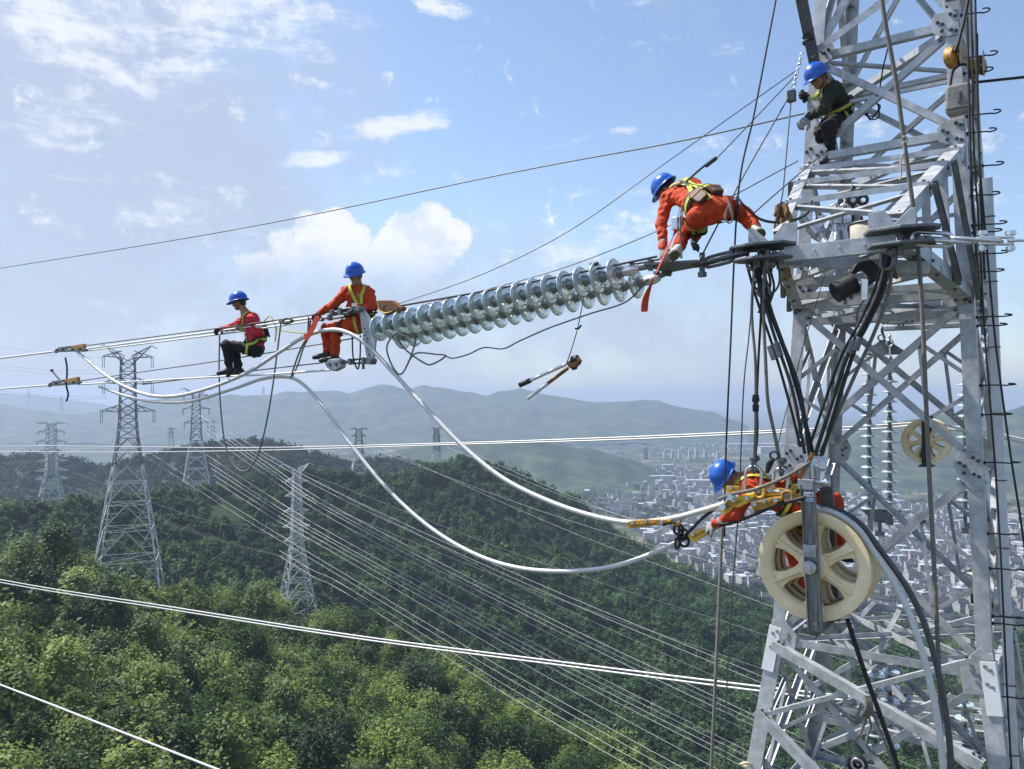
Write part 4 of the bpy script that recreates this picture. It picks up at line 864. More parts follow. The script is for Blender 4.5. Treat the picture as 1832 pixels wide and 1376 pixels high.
# chains and rings by the gloved hand
kn = empty('ring_cluster', LP(1220, 962, .05), 'dark steel rings and links where the lower jumper cable meets the yellow grip', 'rings')
for i, (x, y, a) in enumerate(((1214, 948, 0), (1217, 958, 1), (1224, 968, 0), (1212, 972, 1), (1222, 956, 2))):
    mb = MB(); torus(mb, LP(x, y, .04), (E, N, (E + N).normalized())[a], UP, .055, .015, 18); mb.build('ring', M_darkrope, kn)
cable('sling', [LP(1186, 940), LP(1200, 936), LP(1212, 938), LP(1216, 950)], .013, M_darkrope, 'short dark loop from the amber grip to the rings', 'sling', n=6)
cable('sling', [LP(1222, 962, .02), LP(1240, 944, .02), LP(1256, 928, .02), LP(1282, 908, .02)], .018, M_darkrope, 'dark sling rising from the rings to the leftmost yellow grip', 'sling', n=6)
cable('sling', [LP(1286, 938, -.12), LP(1310, 935, -.14), LP(1345, 922, -.14), LP(1392, 903, -.12), LP(1440, 890, -.1)], .022, M_darkrope, 'dark chain sling under the bending man', 'sling', n=6)
cable('wire_rope', [LP(1285, 894, -.15), LP(1310, 884, -.15), LP(1352, 875, -.18), LP(1400, 856, -.18), LP(1432, 838, -.15), LP(1450, 826, -.1)], .017, M_rope, 'pale grey wire rope slanting up across the yellow grips to the pulley shackle', 'rope', n=8)
# ------------------------------------------------------------- slings from the crossarm down to the block
G_SL = 'dark wire rope slings of the big pulley'
hub = LP(1456, 822, .05)
for i, (pts, r) in enumerate(([((1342, 468), (1358, 510), (1385, 600), (1418, 700), (1440, 812)), .017], [((1350, 468), (1368, 525), (1399, 610), (1431, 700), (1449, 818)), .019], [((1338, 480), (1352, 530), (1386, 630), (1412, 720), (1432, 800)), .014], [((1368, 480), (1376, 540), (1408, 640), (1438, 740), (1456, 815)), .015], [((1354, 470), (1378, 560), (1414, 660), (1444, 770), (1452, 815)), .013])):
    cable('sling', [LP(x, y, .02 + .03 * i) for x, y in pts], r, M_darkrope, 'dark wire rope sling slanting from the left strain plate down to the big pulley', 'sling', G_SL, 8)
for i, (pts, r) in enumerate(([((1588, 452), (1572, 520), (1545, 580), (1515, 640), (1458, 815)), .020], [((1594, 452), (1580, 520), (1552, 580), (1524, 640), (1470, 815)), .020], [((1582, 455), (1564, 520), (1536, 580), (1500, 650), (1448, 800)), .014], [((1598, 460), (1588, 530), (1562, 600), (1530, 670), (1468, 810)), .018])):
    cable('sling', [LP(x, y, .02 + .03 * i) for x, y in pts], r, M_darkrope if i < 3 else M_rope, 'dark wire rope sling slanting from the right strain plate down to the big pulley' if i < 3 else 'frayed pale wire rope beside the dark slings under the right strain plate', 'sling', G_SL if i < 3 else None, 8)
for x, t_, lb in ((1348, TL, 'dark shackle hanging under the left strain plate'), (1588, TR, 'dark shackle hanging under the right strain plate')):
    s_ = empty('shackle', LP(x, 455), lb, 'shackle'); shackle('bow', LP(x, 448, .02), LP(x - 2, 482, .02), E, .018, s_, M_steeld); shackle('bow', LP(x + 14, 450, .06), LP(x + 12, 478, .06), N, .016, s_, M_steeld)
for i, (x, y) in enumerate(((1378, 633), (1388, 628), (1538, 617), (1528, 622))):
    p, q = LP(x, y - 14, .02), LP(x + (8 if i < 2 else -8), y + 10, .02); mb = MB(); mb.tube([p, q], .034, 10)
    tag(mb.build('sleeve', M_steeld), ('dark pressed sleeve on the left slings, outer one', 'dark pressed sleeve on the left slings, inner one', 'dark pressed sleeve on the right slings, upper one', 'dark pressed sleeve on the right slings, lower one')[i], 'sleeve', 'sling sleeves')
tg = empty('rope_bundle', LP(1380, 500, .1), 'tangle of dark ropes and hooks hanging under the left strain plate', 'ropes')
rg = np.random.default_rng(9)
for i in range(7):
    x0 = 1356 + 5 * i; mb = MB(); mb.tube(spline([LP(x0, 458, .1 + .02 * i), LP(x0 + rg.uniform(-6, 10), 485, .1), LP(x0 + rg.uniform(-12, 8), 512, .12), LP(1368 + rg.uniform(-8, 12), 535, .12), LP(1362 + rg.uniform(-6, 6), 560, .1)], 6), .012, 6); mb.build('rope', M_darkrope if i % 3 else M_rope, tg)
mb = MB(); torus(mb, LP(1366, 520, .05), E, UP, .06, .018, a0=-.6, a1=4.2); torus(mb, LP(1376, 478, .05), N, UP, .06, .018); mb.build('hook', M_steeld, tg)
# thinner hanging ropes down to the grips
cable('rope', [LP(1350, 470, .02), LP(1345, 560, .02), LP(1351, 640, 0), LP(1352, 700, 0), LP(1352, 760, 0), LP(1350, 822, 0)], .016, M_rope, 'knotted grey rope hanging down to the left shackle', 'rope', n=8)
cable('rope', [LP(1360, 470, .06), LP(1362, 545, .06), LP(1357, 640, .04), LP(1354, 715, .02), LP(1355, 770, .02), LP(1351, 822, 0)], .013, M_darkrope, 'dark rope twisted beside the knotted grey rope', 'rope', n=6)
cable('rope', [LP(1368, 470, .02), LP(1366, 560, .02), LP(1370, 655, 0), LP(1374, 720, 0), LP(1386, 778, 0), LP(1396, 828, 0)], .018, M_rope, 'grey rope hanging down to the right shackle', 'rope', n=8)
mb = MB(); mb.lathe([(0, -.09), (.03, -.08), (.035, -.02), (.022, .0), (.04, .03), (.03, .09), (0, .1)], LP(1352, 722, 0), UP, 10); tag(mb.build('rope_knot', M_darkrope), 'dark knot half way up the hanging grey rope', 'knot')
mb = MB(); mb.tube([LP(1384, 820, -.1), LP(1376, 832, -.1), LP(1372, 846, -.1)], [.02, .035, .02], 8); torus(mb, LP(1385, 815, -.1), E, UP, .04, .011); tag(mb.build('snap_hook', M_black), 'small black snap hook hanging above the back of the bending man', 'hook')
mb = MB(); mb.ribbon([LP(1430, 856, -.10), LP(1438, 842, -.10), LP(1448, 824, -.10), LP(1454, 810, -.08)], -N, .045, .006); tag(mb.build('webbing', M_brown), 'brown webbing strap wrapped round the pulley shackle', 'strap')
# ------------------------------------------------------------- hand lines and guy wires
cable('hand_line', [P(1398, -60, 8.3), P(1388, 0, 8.3), P(1350, 200, 8.3), P(1321, 345, 8.35), P(1306, 640, 8.3), P(1298, 830, 8.3), P(1296, 960, 8.3)], .010, M_darkrope, 'long dark hand line slanting down from the top past the crouching man', 'rope', n=6)
cable('hand_line', [P(1292, 945, 7.6), P(1286, 1080, 7.5), P(1278, 1260, 7.4), P(1271, 1420, 7.4), P(1268, 1600, 7.4)], .016, M_rope, 'pale rope hanging straight down from the gloved hand to the bottom edge', 'rope', n=6)
cable('hand_line', [P(1352, 455, 8.0), P(1340, 600, 8.0), P(1330, 700, 8.0), P(1322, 900, 8.2), P(1310, 1060, 8.2), P(1300, 1240, 8.2), P(1296, 1500, 8.2)], .007, M_thin, 'thin dark line hanging down right of the pale rope', 'rope', n=6)
G_GUY = 'thin lines from the small block near the dark clad man'
for pts, r, lb in (([(1422, 128, 9.9), (1200, 285, 9.9), (1020, 412, 10.3), (860, 492, 10.7), (712, 544, 11.1)], .007, 'thin line from the tower plate down to the brown clamp by the seated man'),
                   ([(1426, 132, 9.9), (1300, 265, 9.3), (1277, 286, 8.9)], .007, 'thin line running down to the harness hook of the crouching man'),
                   ([(1412, 172, 9.8), (1370, 245, 9.4), (1322, 330, 9.0), (1250, 468, 8.55)], .009, 'dark line running down behind the crouching man to the yoke'),
                   ([(1416, 172, 9.8), (1402, 330, 9.6), (1396, 365, 9.6)], .008, 'short dark line hanging below the small block on the tower leg'),
                   ([(1428, 288, 9.7), (1240, 385, 9.3), (1000, 482, 10.4), (760, 545, 11.0)], .007, 'thin line from the crossarm root past the back of the crouching man'),
                   ([(1480, 268, 9.2), (1390, 345, 8.9), (1345, 385, 8.6)], .008, 'dark line crossing the upper left chord of the crossarm')):
    cable('guy_line', [P(*q) for q in pts], r, M_thin, lb, 'wire', G_GUY, 6)
bk = empty('pulley_block', P(1418, 165, 9.8), 'small dark rope block with chain hung outside the left tower leg', 'pulley')
mb = MB(); mb.box(P(1416, 172, 9.8), E * .05, N * .04, UP * .07); mb.cyl(P(1416, 168, 9.75), P(1416, 168, 9.9), .05, 12); mb.build('cheek', M_steeld, bk, .01)
for i in range(7): mb = MB(); link(mb, P(1420 + i * 2.2, 152 - i * 8.5, 9.8), (P(1436, 95, 9.8) - P(1420, 152, 9.8)).normalized(), N if i % 2 else E, .042, .018, .007); mb.build('chain_link', M_chrome, bk)
cable('earth_wire', [LP(-200, 510, 2.4), LP(0, 480, 2.4), LP(420, 411, 2.4), LP(900, 312, 2.4), LP(1200, 256, 2.4), LP(1440, 203, 2.4)], .010, M_thin, 'single thin twisted wire crossing the sky from the left edge to the tower', 'wire', n=6)
cable('earth_wire', [P(1722, 150, 9.3), P(1758, 146, 9.2), P(1832, 138, 8.9), P(1960, 124, 8.5)], .016, M_darkrope, 'short thick wire leaving the tower to the right edge near the canvas bag', 'wire', n=6)
lw('tension_wire', [(706, 549), (860, 522), (1010, 493), (1175, 459)], .014, M_darkrope, 'dark wire rope above the insulators from the brown clamp to the crouching man', -.05)
lw('tension_wire', [(1085, 484), (1130, 474), (1180, 464)], .012, M_darkrope, 'short dark wire rope just above the last insulator discs', .1)
mb = MB(); mb.box(LP(1063, 477, -.05), E * .03, N * .03, UP * .035); mb.cyl(LP(1063, 472, -.05) - E * .05, LP(1063, 472, -.05) + E * .05, .022, 8); tag(mb.build('wire_clip', M_black), 'tiny black wire clip sitting on the rope above the insulators', 'clip')
# brown come-along by the seated man
cg = empty('cable_grip', LP(698, 549), 'rust brown cable grip behind the seated man', 'cable grip')
hp = [LP(x, y, -.1) for x, y in ((672, 543), (676, 537), (700, 537), (712, 546), (720, 549), (718, 556), (706, 556), (698, 560), (688, 563), (678, 556))]; k = len(hp); mb = MB()
mb.add(hp + [p + N * .09 for p in hp], [tuple(range(k)), tuple(range(k, 2 * k))[::-1]] + [(i, i + k, (i + 1) % k + k, (i + 1) % k) for i in range(k)]); mb.build('body', M_brown, cg, .01)
for x, y in ((686, 548), (697, 553), (711, 552)): p = LP(x, y, -.1); mb = MB(); mb.cyl(p + N * .01, p - N * .02, .022, 8); mb.build('bolt', M_steeld, cg)
mb = MB(); mb.tube(spline([LP(676, 541, -.12), LP(680, 556, -.13), LP(692, 560, -.13), LP(702, 556, -.12)], 5), .008, 6); mb.build('cord', M_yellow, cg)
# ropes under the insulators
cable('rope', [LP(x, y, .05) for x, y in ((1160, 500), (1120, 540), (1060, 560), (1010, 577), (975, 590), (930, 610), (900, 624), (866, 622), (838, 634), (810, 641), (796, 636))], .009, M_thin, 'thin wavy cord drooping under the insulators', 'cord', n=6)
cable('rope', [LP(x, y, .0) for x, y in ((745, 608), (720, 595), (700, 605), (692, 625), (702, 655), (716, 670), (730, 650), (742, 615), (738, 600), (712, 600), (725, 625), (760, 650), (775, 651), (797, 637), (780, 634), (745, 632), (730, 648))], .012, M_rope, 'tangled dark cord loop under the left end of the insulators', 'cord', n=6)
cable('rope', [LP(x, y, .0) for x, y in ((393, 600), (392, 660), (394, 720), (402, 790), (416, 828), (434, 843), (452, 832), (466, 800), (478, 750), (488, 690), (496, 630), (503, 575))], .013, M_rope, 'long rope loop hanging in a U below the sitting man', 'rope', n=8)
cable('rope', [LP(x, y, -.05) for x, y in ((552, 567), (550, 600), (540, 620), (530, 645), (520, 676))], .015, M_rope, 'doubled grey rope tie on the cable left of the seated man, longer strand', 'rope', n=6)
cable('rope', [LP(x, y, .02) for x, y in ((556, 568), (552, 602), (543, 622), (534, 650), (523, 674))], .013, M_rope, 'doubled grey rope tie on the cable left of the seated man, shorter strand', 'rope', n=6)
cable('rope', [LP(x, y, -.05) for x, y in ((505, 574), (515, 570), (524, 575), (508, 579), (500, 574))], .018, M_darkrope, 'dark rope coil tied round the top wires between the two sitting men', 'rope', n=6)
cable('rope', [LP(x, y, -.08) for x, y in ((630, 600), (632, 640), (640, 660), (644, 640), (645, 600))], .012, M_darkrope, 'dark cord loop hanging beside the yoke plate', 'cord', n=6)
mb = MB(); ps = spline([LP(568, 567, -.14), LP(562, 582, -.14), LP(552, 600, -.14), LP(545, 604, -.14)], 5); mb.ribbon(ps, -N, .10, .008); tag(mb.build('webbing', M_strapo), 'red orange webbing strap hanging from the wires by the seated man', 'strap')
# cutter hanging on a cord
ct = empty('cable_cutter', LP(1020, 652), 'long handled cable cutter hanging open from a cord below the insulators', 'cutter')
hd = [LP(x, y, -.04) for x, y in ((1012, 650), (1022, 642), (1031, 639), (1036, 645), (1033, 651), (1026, 658), (1018, 659))]; k = len(hd); mb = MB()
mb.add(hd + [p + N * .08 for p in hd], [tuple(range(k)), tuple(range(k, 2 * k))[::-1]] + [(i, i + k, (i + 1) % k + k, (i + 1) % k) for i in range(k)]); mb.build('head', M_brown, ct, .008)
mb = MB(); mb.tube([LP(1024, 645, 0), LP(1034, 642, 0)], .05, 10); mb.tube([LP(1030, 650, 0), LP(1038, 649, 0)], .02, 8); mb.tube([LP(1024, 657, 0), LP(1030, 655, 0)], .04, 8); mb.build('jaw', M_black, ct)
mb = MB(); mb.cyl(LP(1012, 652, 0), LP(948, 681, 0), .020, 10); mb.build('handle', M_alu, ct)
mb = MB(); mb.cyl(LP(949, 680.5, 0), LP(930, 689, 0), .032, 10); mb.build('grip_sleeve', M_black, ct)
mb = MB(); mb.cyl(LP(1016, 659, 0), LP(980, 686, 0), .021, 10); mb.build('handle', M_brown, ct)
mb = MB(); mb.cyl(LP(981, 685.5, 0), LP(944, 713, 0), .021, 10); mb.build('handle', M_alu, ct)
cable('cord', [LP(1043, 540, .1), LP(1034, 585, .05), LP(1024, 620, 0), LP(1014, 650, 0)], .006, M_thin, 'thin cord that carries the cable cutter', 'cord', n=6)
mb = MB(); mb.tube([LP(1029, 588, .05), LP(1035, 588, .05), LP(1040, 582, .05)], .012, 6); tag(mb.build('hook', M_black), 'tiny black hook on the cord above the cable cutter', 'hook')
# ------------------------------------------------------------- far and lower conductors
FO = (TC + N * 3.3 - TIP).dot(N)
G_FAR = 'long bright conductors beyond and below the tower'
lw('conductor', [(-300, 796), (0, 797), (200, 799), (460, 801), (800, 793), (1100, 783), (1420, 769), (1560, 762), (1650, 756), (1700, 762), (1832, 786), (2000, 830)], .0165, M_line, 'straight bright conductor across the middle of the picture, upper of the close pair', FO, G_FAR)
lw('conductor', [(-300, 806), (0, 808), (200, 809), (460, 806), (800, 796), (1100, 787), (1420, 773), (1560, 768), (1650, 760), (1700, 768), (1832, 792), (2000, 838)], .0165, M_line, 'straight bright conductor across the middle of the picture, lower of the close pair', FO + .12, G_FAR)
lw('conductor', [(-300, 975), (0, 1037), (300, 1085), (620, 1135), (1000, 1184), (1355, 1228), (1600, 1255)], .021, M_line, 'bright conductor across the lower wood, upper of the close pair', FO, G_FAR)
lw('conductor', [(-300, 982), (0, 1042), (300, 1090), (620, 1140), (1000, 1190), (1355, 1236), (1600, 1262)], .020, M_line, 'bright conductor across the lower wood, lower of the close pair', FO + .15, G_FAR)
lw('conductor', [(-300, 1112), (0, 1225), (180, 1295), (390, 1377), (600, 1460)], .020, M_line, 'bright conductor cutting the bottom left corner', 0, G_FAR)
# ------------------------------------------------------------- things on the tower
bg = empty('tool_bag', P(1718, 178, 8.75), 'grey canvas tool bag hung on the right tower leg', 'bag')
bm = MB(); c = P(1718, 178, 8.75)
bm.prism([(-.14, -.13), (-.10, -.17), (.12, -.15), (.16, -.11), (.155, .10), (.13, .15), (-.11, .155), (-.135, .12)], c - N * .09, E, UP, N * .17); bm.build('body', M_canvas, bg, .03)
mb = MB(); mb.prism([(-.13, -.02), (.15, -.02), (.15, .0), (-.13, .0)], c - N * .105 - UP * .10, E, UP, N * .02); mb.box(c - N * .10 + E * .0, E * .015, N * .01, UP * .06); mb.box(c - N * .10 + E * .11 + UP * .07, E * .02, N * .012, UP * .03); mb.build('pocket', M_steeld, bg, .004)
mb = MB(); mb.tube(spline([c - E * .1 + UP * .15, c + UP * .34 - E * .06, c + UP * .36 + E * .06, c + E * .12 + UP * .15], 5), .014, 6); mb.build('strap', M_strapk, bg)
for (x, y, d, lb, rr) in ((1707, 101, 8.8, 'small amber pulley with a white cheek plate above the canvas bag', .12), (1748, 120, 9.1, 'small amber pulley hung behind the right tower leg', .11)):
    s_ = empty('rope_pulley', P(x, y, d), lb, 'pulley', 'small amber pulleys'); mb = MB(); c = P(x, y, d); ax = (E * .9 - N * .45).normalized()
    mb.lathe([(.02, -.045), (rr, -.05), (rr * .8, -.01), (rr * .8, .01), (rr, .05), (.02, .045)], c, ax, 24); mb.build('wheel', M_amber, s_)
    mb = MB(); v = UP; mb.prism([(-.07, -.09), (.05, -.12), (.07, 0), (.05, .14), (-.04, .15), (-.07, .06)], c + ax * .07, N, UP, ax * .012); mb.cyl(c - ax * .06, c + ax * .1, .022, 8); mb.build('cheek', M_bucket, s_, .004)
cable('wire_rope', [P(1740, -40, 8.7), P(1728, 20, 8.7), P(1716, 70, 8.7), P(1708, 92, 8.7)], .020, M_darkrope, 'thick dark rope coming down to the small amber pulley', 'rope', n=8)
for i, (pts, r) in enumerate((([(1736, -30), (1740, 120), (1742, 260), (1752, 420), (1762, 600), (1785, 900), (1802, 1240), (1812, 1420)], .010), ([(1744, -30), (1748, 140), (1752, 280), (1766, 450), (1782, 620), (1806, 800), (1826, 930), (1850, 1100)], .011), ([(1730, 30), (1734, 200), (1738, 330), (1748, 470), (1757, 560)], .013), ([(1748, 60), (1750, 220), (1756, 380), (1762, 500)], .012))):
    cable('hand_line', [P(x, y, 8.55) for x, y in pts], r, M_darkrope, ('dark line running down the right tower leg to the bottom edge', 'dark line slanting from the right tower leg out to the right edge', 'dark line lying on the right tower leg beside the canvas bag', 'dark line behind the step bolts at the top of the right leg')[i], 'rope', n=6)
cable('hand_line', [P(x, y, 7.6) for x, y in ((1574, -40), (1582, 30), (1602, 140), (1617, 250), (1628, 330), (1640, 420), (1650, 560), (1656, 700), (1663, 860), (1672, 1030), (1680, 1200), (1688, 1420))], .021, M_rope, 'thick grey rope running the full height in front of the tower', 'rope', n=8)
mb = MB(); mb.tube(spline([P(1616, 244, 7.5), P(1622, 246, 7.5), P(1622, 254, 7.5), P(1616, 256, 7.5), P(1618, 270, 7.5), P(1612, 285, 7.5), P(1612, 310, 7.5), P(1610, 322, 7.5)], 5), .008, 6); tag(mb.build('cord', M_bucket), 'white string knotted on the thick grey rope', 'cord')
cable('hand_line', [P(1516, 1108, 7.9), P(1546, 1200, 7.9), P(1582, 1300, 7.9), P(1612, 1390, 7.9), P(1660, 1560, 7.9)], .024, M_black, 'black hose slanting down from under the big pulley', 'hose', n=8)
cable('rope_coil', [P(1446 + 9 * math.cos(t), 82 - t * 1.6 + 3 * math.sin(t), 9.75 + .12 * math.sin(t)) for t in np.linspace(0, 22, 80)], .014, M_darkrope, 'dark rope coiled round the left tower leg above the dark clad man', 'rope', n=6, smooth=0)
cable('rope_coil', [P(1560 + 12 * math.cos(t) + 3 * math.sin(2.3 * t), 196 + 15 * math.sin(t) + 4 * math.sin(1.7 * t), 9.8) for t in np.linspace(0, 16, 60)] + [P(1572, 170, 9.8), P(1580, 120, 9.8), P(1590, 80, 9.8)], .009, M_darkrope, 'loose black rope coil hanging in the middle of the tower', 'rope', n=6, smooth=0)
bk2 = empty('bucket', P(1560, 437, 8.5), 'dirty white canvas bucket standing behind the crossarm tip', 'bucket'); c = P(1560, 452, 8.5)
mb = MB(); mb.lathe([(0, 0), (.20, 0), (.215, .02), (.225, .30), (.21, .30), (.20, .03), (0, .02)], c, UP, 28); mb.build('body', M_bucket, bk2)
mb = MB(); torus(mb, c + UP * .30, E, N, .222, .012, 28); mb.build('rim', M_steeld, bk2)
cm = empty('coir_wrap', P(1402, 402, 8.5), 'shaggy brown coir matting wrapped on the left crossarm chord', 'matting'); rg = np.random.default_rng(4)
mb = MB(); a = [(1386 + i * 6.2 + rg.uniform(-1, 1), y + rg.uniform(-3, 3)) for i in range(5) for y in (0,)]
for i in range(46):
    x = rg.uniform(1388, 1412); y = rg.uniform(362, 405); l = rg.uniform(14, 34); o_ = rg.uniform(-.08, .08)
    mb.tube(spline([P(x, y, 8.5 + o_), P(x + rg.uniform(-3, 3), y + l * .5, 8.48 + o_), P(x + rg.uniform(-4, 4), min(436, y + l), 8.5 + o_)], 4), [.022] * 9, 5)
mb.build('fibre', M_coir, cm)
for i, (x, y0, y1, lb) in enumerate(((1408, 478, 504, 'small tuft of brown coir under the left of the crossarm'), (1596, 470, 500, 'small tuft of orange coir beside the right slings'))):
    mb = MB(); rg = np.random.default_rng(40 + i)
    for k in range(12): xx = x + rg.uniform(-5, 5); mb.tube([P(xx, y0 + rg.uniform(0, 6), 8.0), P(xx + rg.uniform(-3, 3), (y0 + y1) / 2, 7.97), P(xx + rg.uniform(-5, 5), y1 - rg.uniform(0, 10), 8.0)], .012, 5)
    tag(mb.build('coir_tuft', M_coir), lb, 'matting')
# aluminium strain clamps and a drilled plate lying on the crossarm
sc_ = empty('strain_clamp', P(1452, 412, 8.7), 'bright aluminium strain clamp with a drilled flag plate lying on the crossarm', 'strain clamp')
mb = MB(); mb.tube([P(1433, 388, 8.8), P(1458, 414, 8.7)], .045, 14); mb.tube([P(1450, 406, 8.7), P(1463, 419, 8.65)], .062, 14); mb.tube([P(1460, 416, 8.7), P(1486, 446, 8.5)], .040, 14); mb.build('barrel', M_alu, sc_)
fl = [P(x, y, 8.62) for x, y in ((1448, 402), (1470, 380), (1484, 390), (1462, 412))]; mb = MB(); mb.add(fl + [p + N * .016 for p in fl], [(0, 1, 2, 3), (7, 6, 5, 4), (0, 4, 5, 1), (1, 5, 6, 2), (2, 6, 7, 3), (3, 7, 4, 0)]); mb.build('flag_plate', M_alu, sc_, .003)
for x, y in ((1461, 391), (1468, 384), (1467, 396), (1474, 389)): p = P(x, y, 8.615); mb = MB(); mb.cyl(p, p - N * .004, .012, 8); mb.build('hole', M_black, sc_)
for i, (x, lb) in enumerate(((1493, 'bright aluminium clamp hanging upright on the crossarm, left of two'), (1510, 'bright aluminium clamp hanging upright on the crossarm, right of two'))):
    s_ = empty('hanging_clamp', P(x, 400, 8.7), lb, 'strain clamp', 'upright clamps'); mb = MB()
    mb.tube([P(x, 380, 8.7), P(x + 2, 400, 8.7)], .05, 12); mb.tube([P(x + 2, 400, 8.7), P(x + 4 + i * 4, 432, 8.6)], .035, 12); mb.build('barrel', M_alu, s_)
    mb = MB(); torus(mb, P(x, 374, 8.7), E, UP, .05, .014); mb.box(P(x + 6, 386, 8.66), E * .04, N * .02, UP * .08); mb.build('eye', M_chrome, s_)
for i, x in enumerate((1526, 1544)):
    s_ = empty('hook', P(x, 352, 8.75), ('black swivel hook on the crossarm strut, left of two', 'black swivel hook on the crossarm strut, right of two')[i], 'hook', 'swivel hooks'); mb = MB()
    torus(mb, P(x, 342, 8.75), N, UP, .05, .015); torus(mb, P(x, 358, 8.75), E, UP, .045, .018); mb.build('ring', M_bolt, s_); mb = MB(); mb.tube([P(x, 364, 8.75), P(x - 4 * i, 392, 8.75), P(x - 8 - 10 * i, 412, 8.7)], .015, 6); mb.build('strop', M_darkrope, s_)
cable('lanyard', [P(x, y, d) for x, y, d in ((1318, 352, 8.25), (1335, 372, 8.2), (1360, 392, 8.3), (1390, 398, 8.4), (1420, 394, 8.5), (1444, 382, 8.6), (1452, 360, 8.7))], .014, M_darkrope, 'dark lanyard from the crouching man to the crossarm', 'lanyard', n=6)
# black hydraulic press
hy = empty('hydraulic_press', P(1520, 510, 7.9), 'black hydraulic press tool with a cylinder hanging under the crossarm', 'tool')
a, b = P(1494, 524, 7.9), P(1524, 508, 7.9); mb = MB(); mb.tube([a, b], .098, 22); mb.tube([b, b.lerp(a, -.12)], .108, 22); mb.tube([a.lerp(b, .0), a.lerp(b, .06)], .104, 22); mb.build('cylinder', M_black, hy)
d_ = (b - a).normalized(); u_ = (UP - d_ * UP.dot(d_)).normalized(); v_ = d_.cross(u_)
mb = MB(); mb.prism([(.02, -.10), (.26, -.08), (.30, .02), (.26, .13), (.12, .16), (.02, .11), (.02, .075), (.16, .07), (.19, .0), (.16, -.055), (.02, -.065)], b - v_ * .05, d_, u_, v_ * .10); mb.build('yoke', M_black, hy, .008)
mb = MB(); mb.prism([(-.03, -.12), (.03, -.12), (.035, .08), (-.03, .09)], P(1546, 515, 7.8), E, UP, N * .02); mb.build('latch', M_alu, hy, .006)
mb = MB(); mb.tube([a.lerp(b, .6) - UP * .09, a.lerp(b, .62) - UP * .17], .018, 8); mb.tube([a.lerp(b, .95) - UP * .09, a.lerp(b, .97) - UP * .15], .022, 8); mb.build('fitting', M_steeld, hy)
cable('hose', [P(x, y, 7.9) for x, y in ((1553, 530), (1536, 552), (1534, 578), (1545, 592))], .006, M_black, 'thin black hose hanging in a loop under the hydraulic press', 'hose', n=6)
cable('cord', [P(x, y, 8.1) for x, y in ((1484, 455, ), (1470, 510), (1452, 570), (1433, 635), (1420, 690), (1404, 745), (1391, 800))], .005, M_thin, 'thin beaded cord slanting behind the left slings', 'cord', n=5)
# low ropes and tackle
rc = empty('rope_coil', P(1515, 1270, 8.6), 'olive and grey rope hank tied to a brace low on the tower', 'rope'); rg = np.random.default_rng(12)
for i in range(4):
    x = 1548 + i * 3; mb = MB(); mb.tube(spline([P(x, 1245, 8.6), P(x + 2, 1265, 8.55), P(x - 4, 1282, 8.6), P(x + 3, 1272, 8.6), P(x, 1250, 8.65)], 5), .015, 6); mb.build('loop', M_rope, rc)
for i, pts in enumerate(([(1552, 1275), (1558, 1300), (1550, 1330), (1566, 1350), (1582, 1346)], [(1555, 1275), (1540, 1310), (1522, 1340), (1512, 1376), (1510, 1420)], [(1560, 1275), (1580, 1320), (1600, 1376), (1612, 1420)])): mb = MB(); mb.tube(spline([P(x, y, 8.6) for x, y in pts], 6), .013, 6); mb.build('tail', M_rope, rc)
pw = empty('rope_pulley', P(1534, 1370, 8.7), 'black wheeled tackle at the bottom edge inside the tower', 'pulley'); mb = MB(); mb.lathe([(.03, -.04), (.10, -.04), (.085, 0), (.10, .04), (.03, .04)], P(1534, 1368, 8.7), N, 22); mb.build('wheel', M_black, pw)
mb = MB(); torus(mb, P(1534, 1368, 8.62), E, UP, .06, .012); mb.box(P(1534, 1392, 8.7), E * .05, N * .05, UP * .10); mb.build('frame', M_chrome, pw)
cable('rope_tie', [P(1334 + 9 * math.cos(t), 1368 + 3 * math.sin(t), 9.85 + .1 * math.sin(t)) for t in np.linspace(0, 12, 40)], .014, M_nylon, 'pale rope tied round the left leg at the bottom edge', 'rope', n=6, smooth=0)
bx = empty('lamp_box', P(1745, 1035, 9.6), 'small white and yellow device hung on the right leg', 'device'); c = P(1745, 1030, 9.6); mb = MB(); mb.lathe([(0, .02), (.10, .02), (.10, 0), (.04, -.02), (.04, -.12), (.03, -.13), (0, -.13)], c, UP, 14); mb.build('body', M_bucket, bx)
mb = MB(); mb.cyl(c - UP * .13, c - UP * .22, .042, 12); mb.build('band', M_strapy, bx); mb = MB(); mb.cyl(c - UP * .22, c - UP * .33, .05, 12); mb.tube(spline([c + UP * .02, c + UP * .16 + E * .02, c + UP * .3 + E * .1], 5), .016, 6); mb.build('base', M_black, bx)
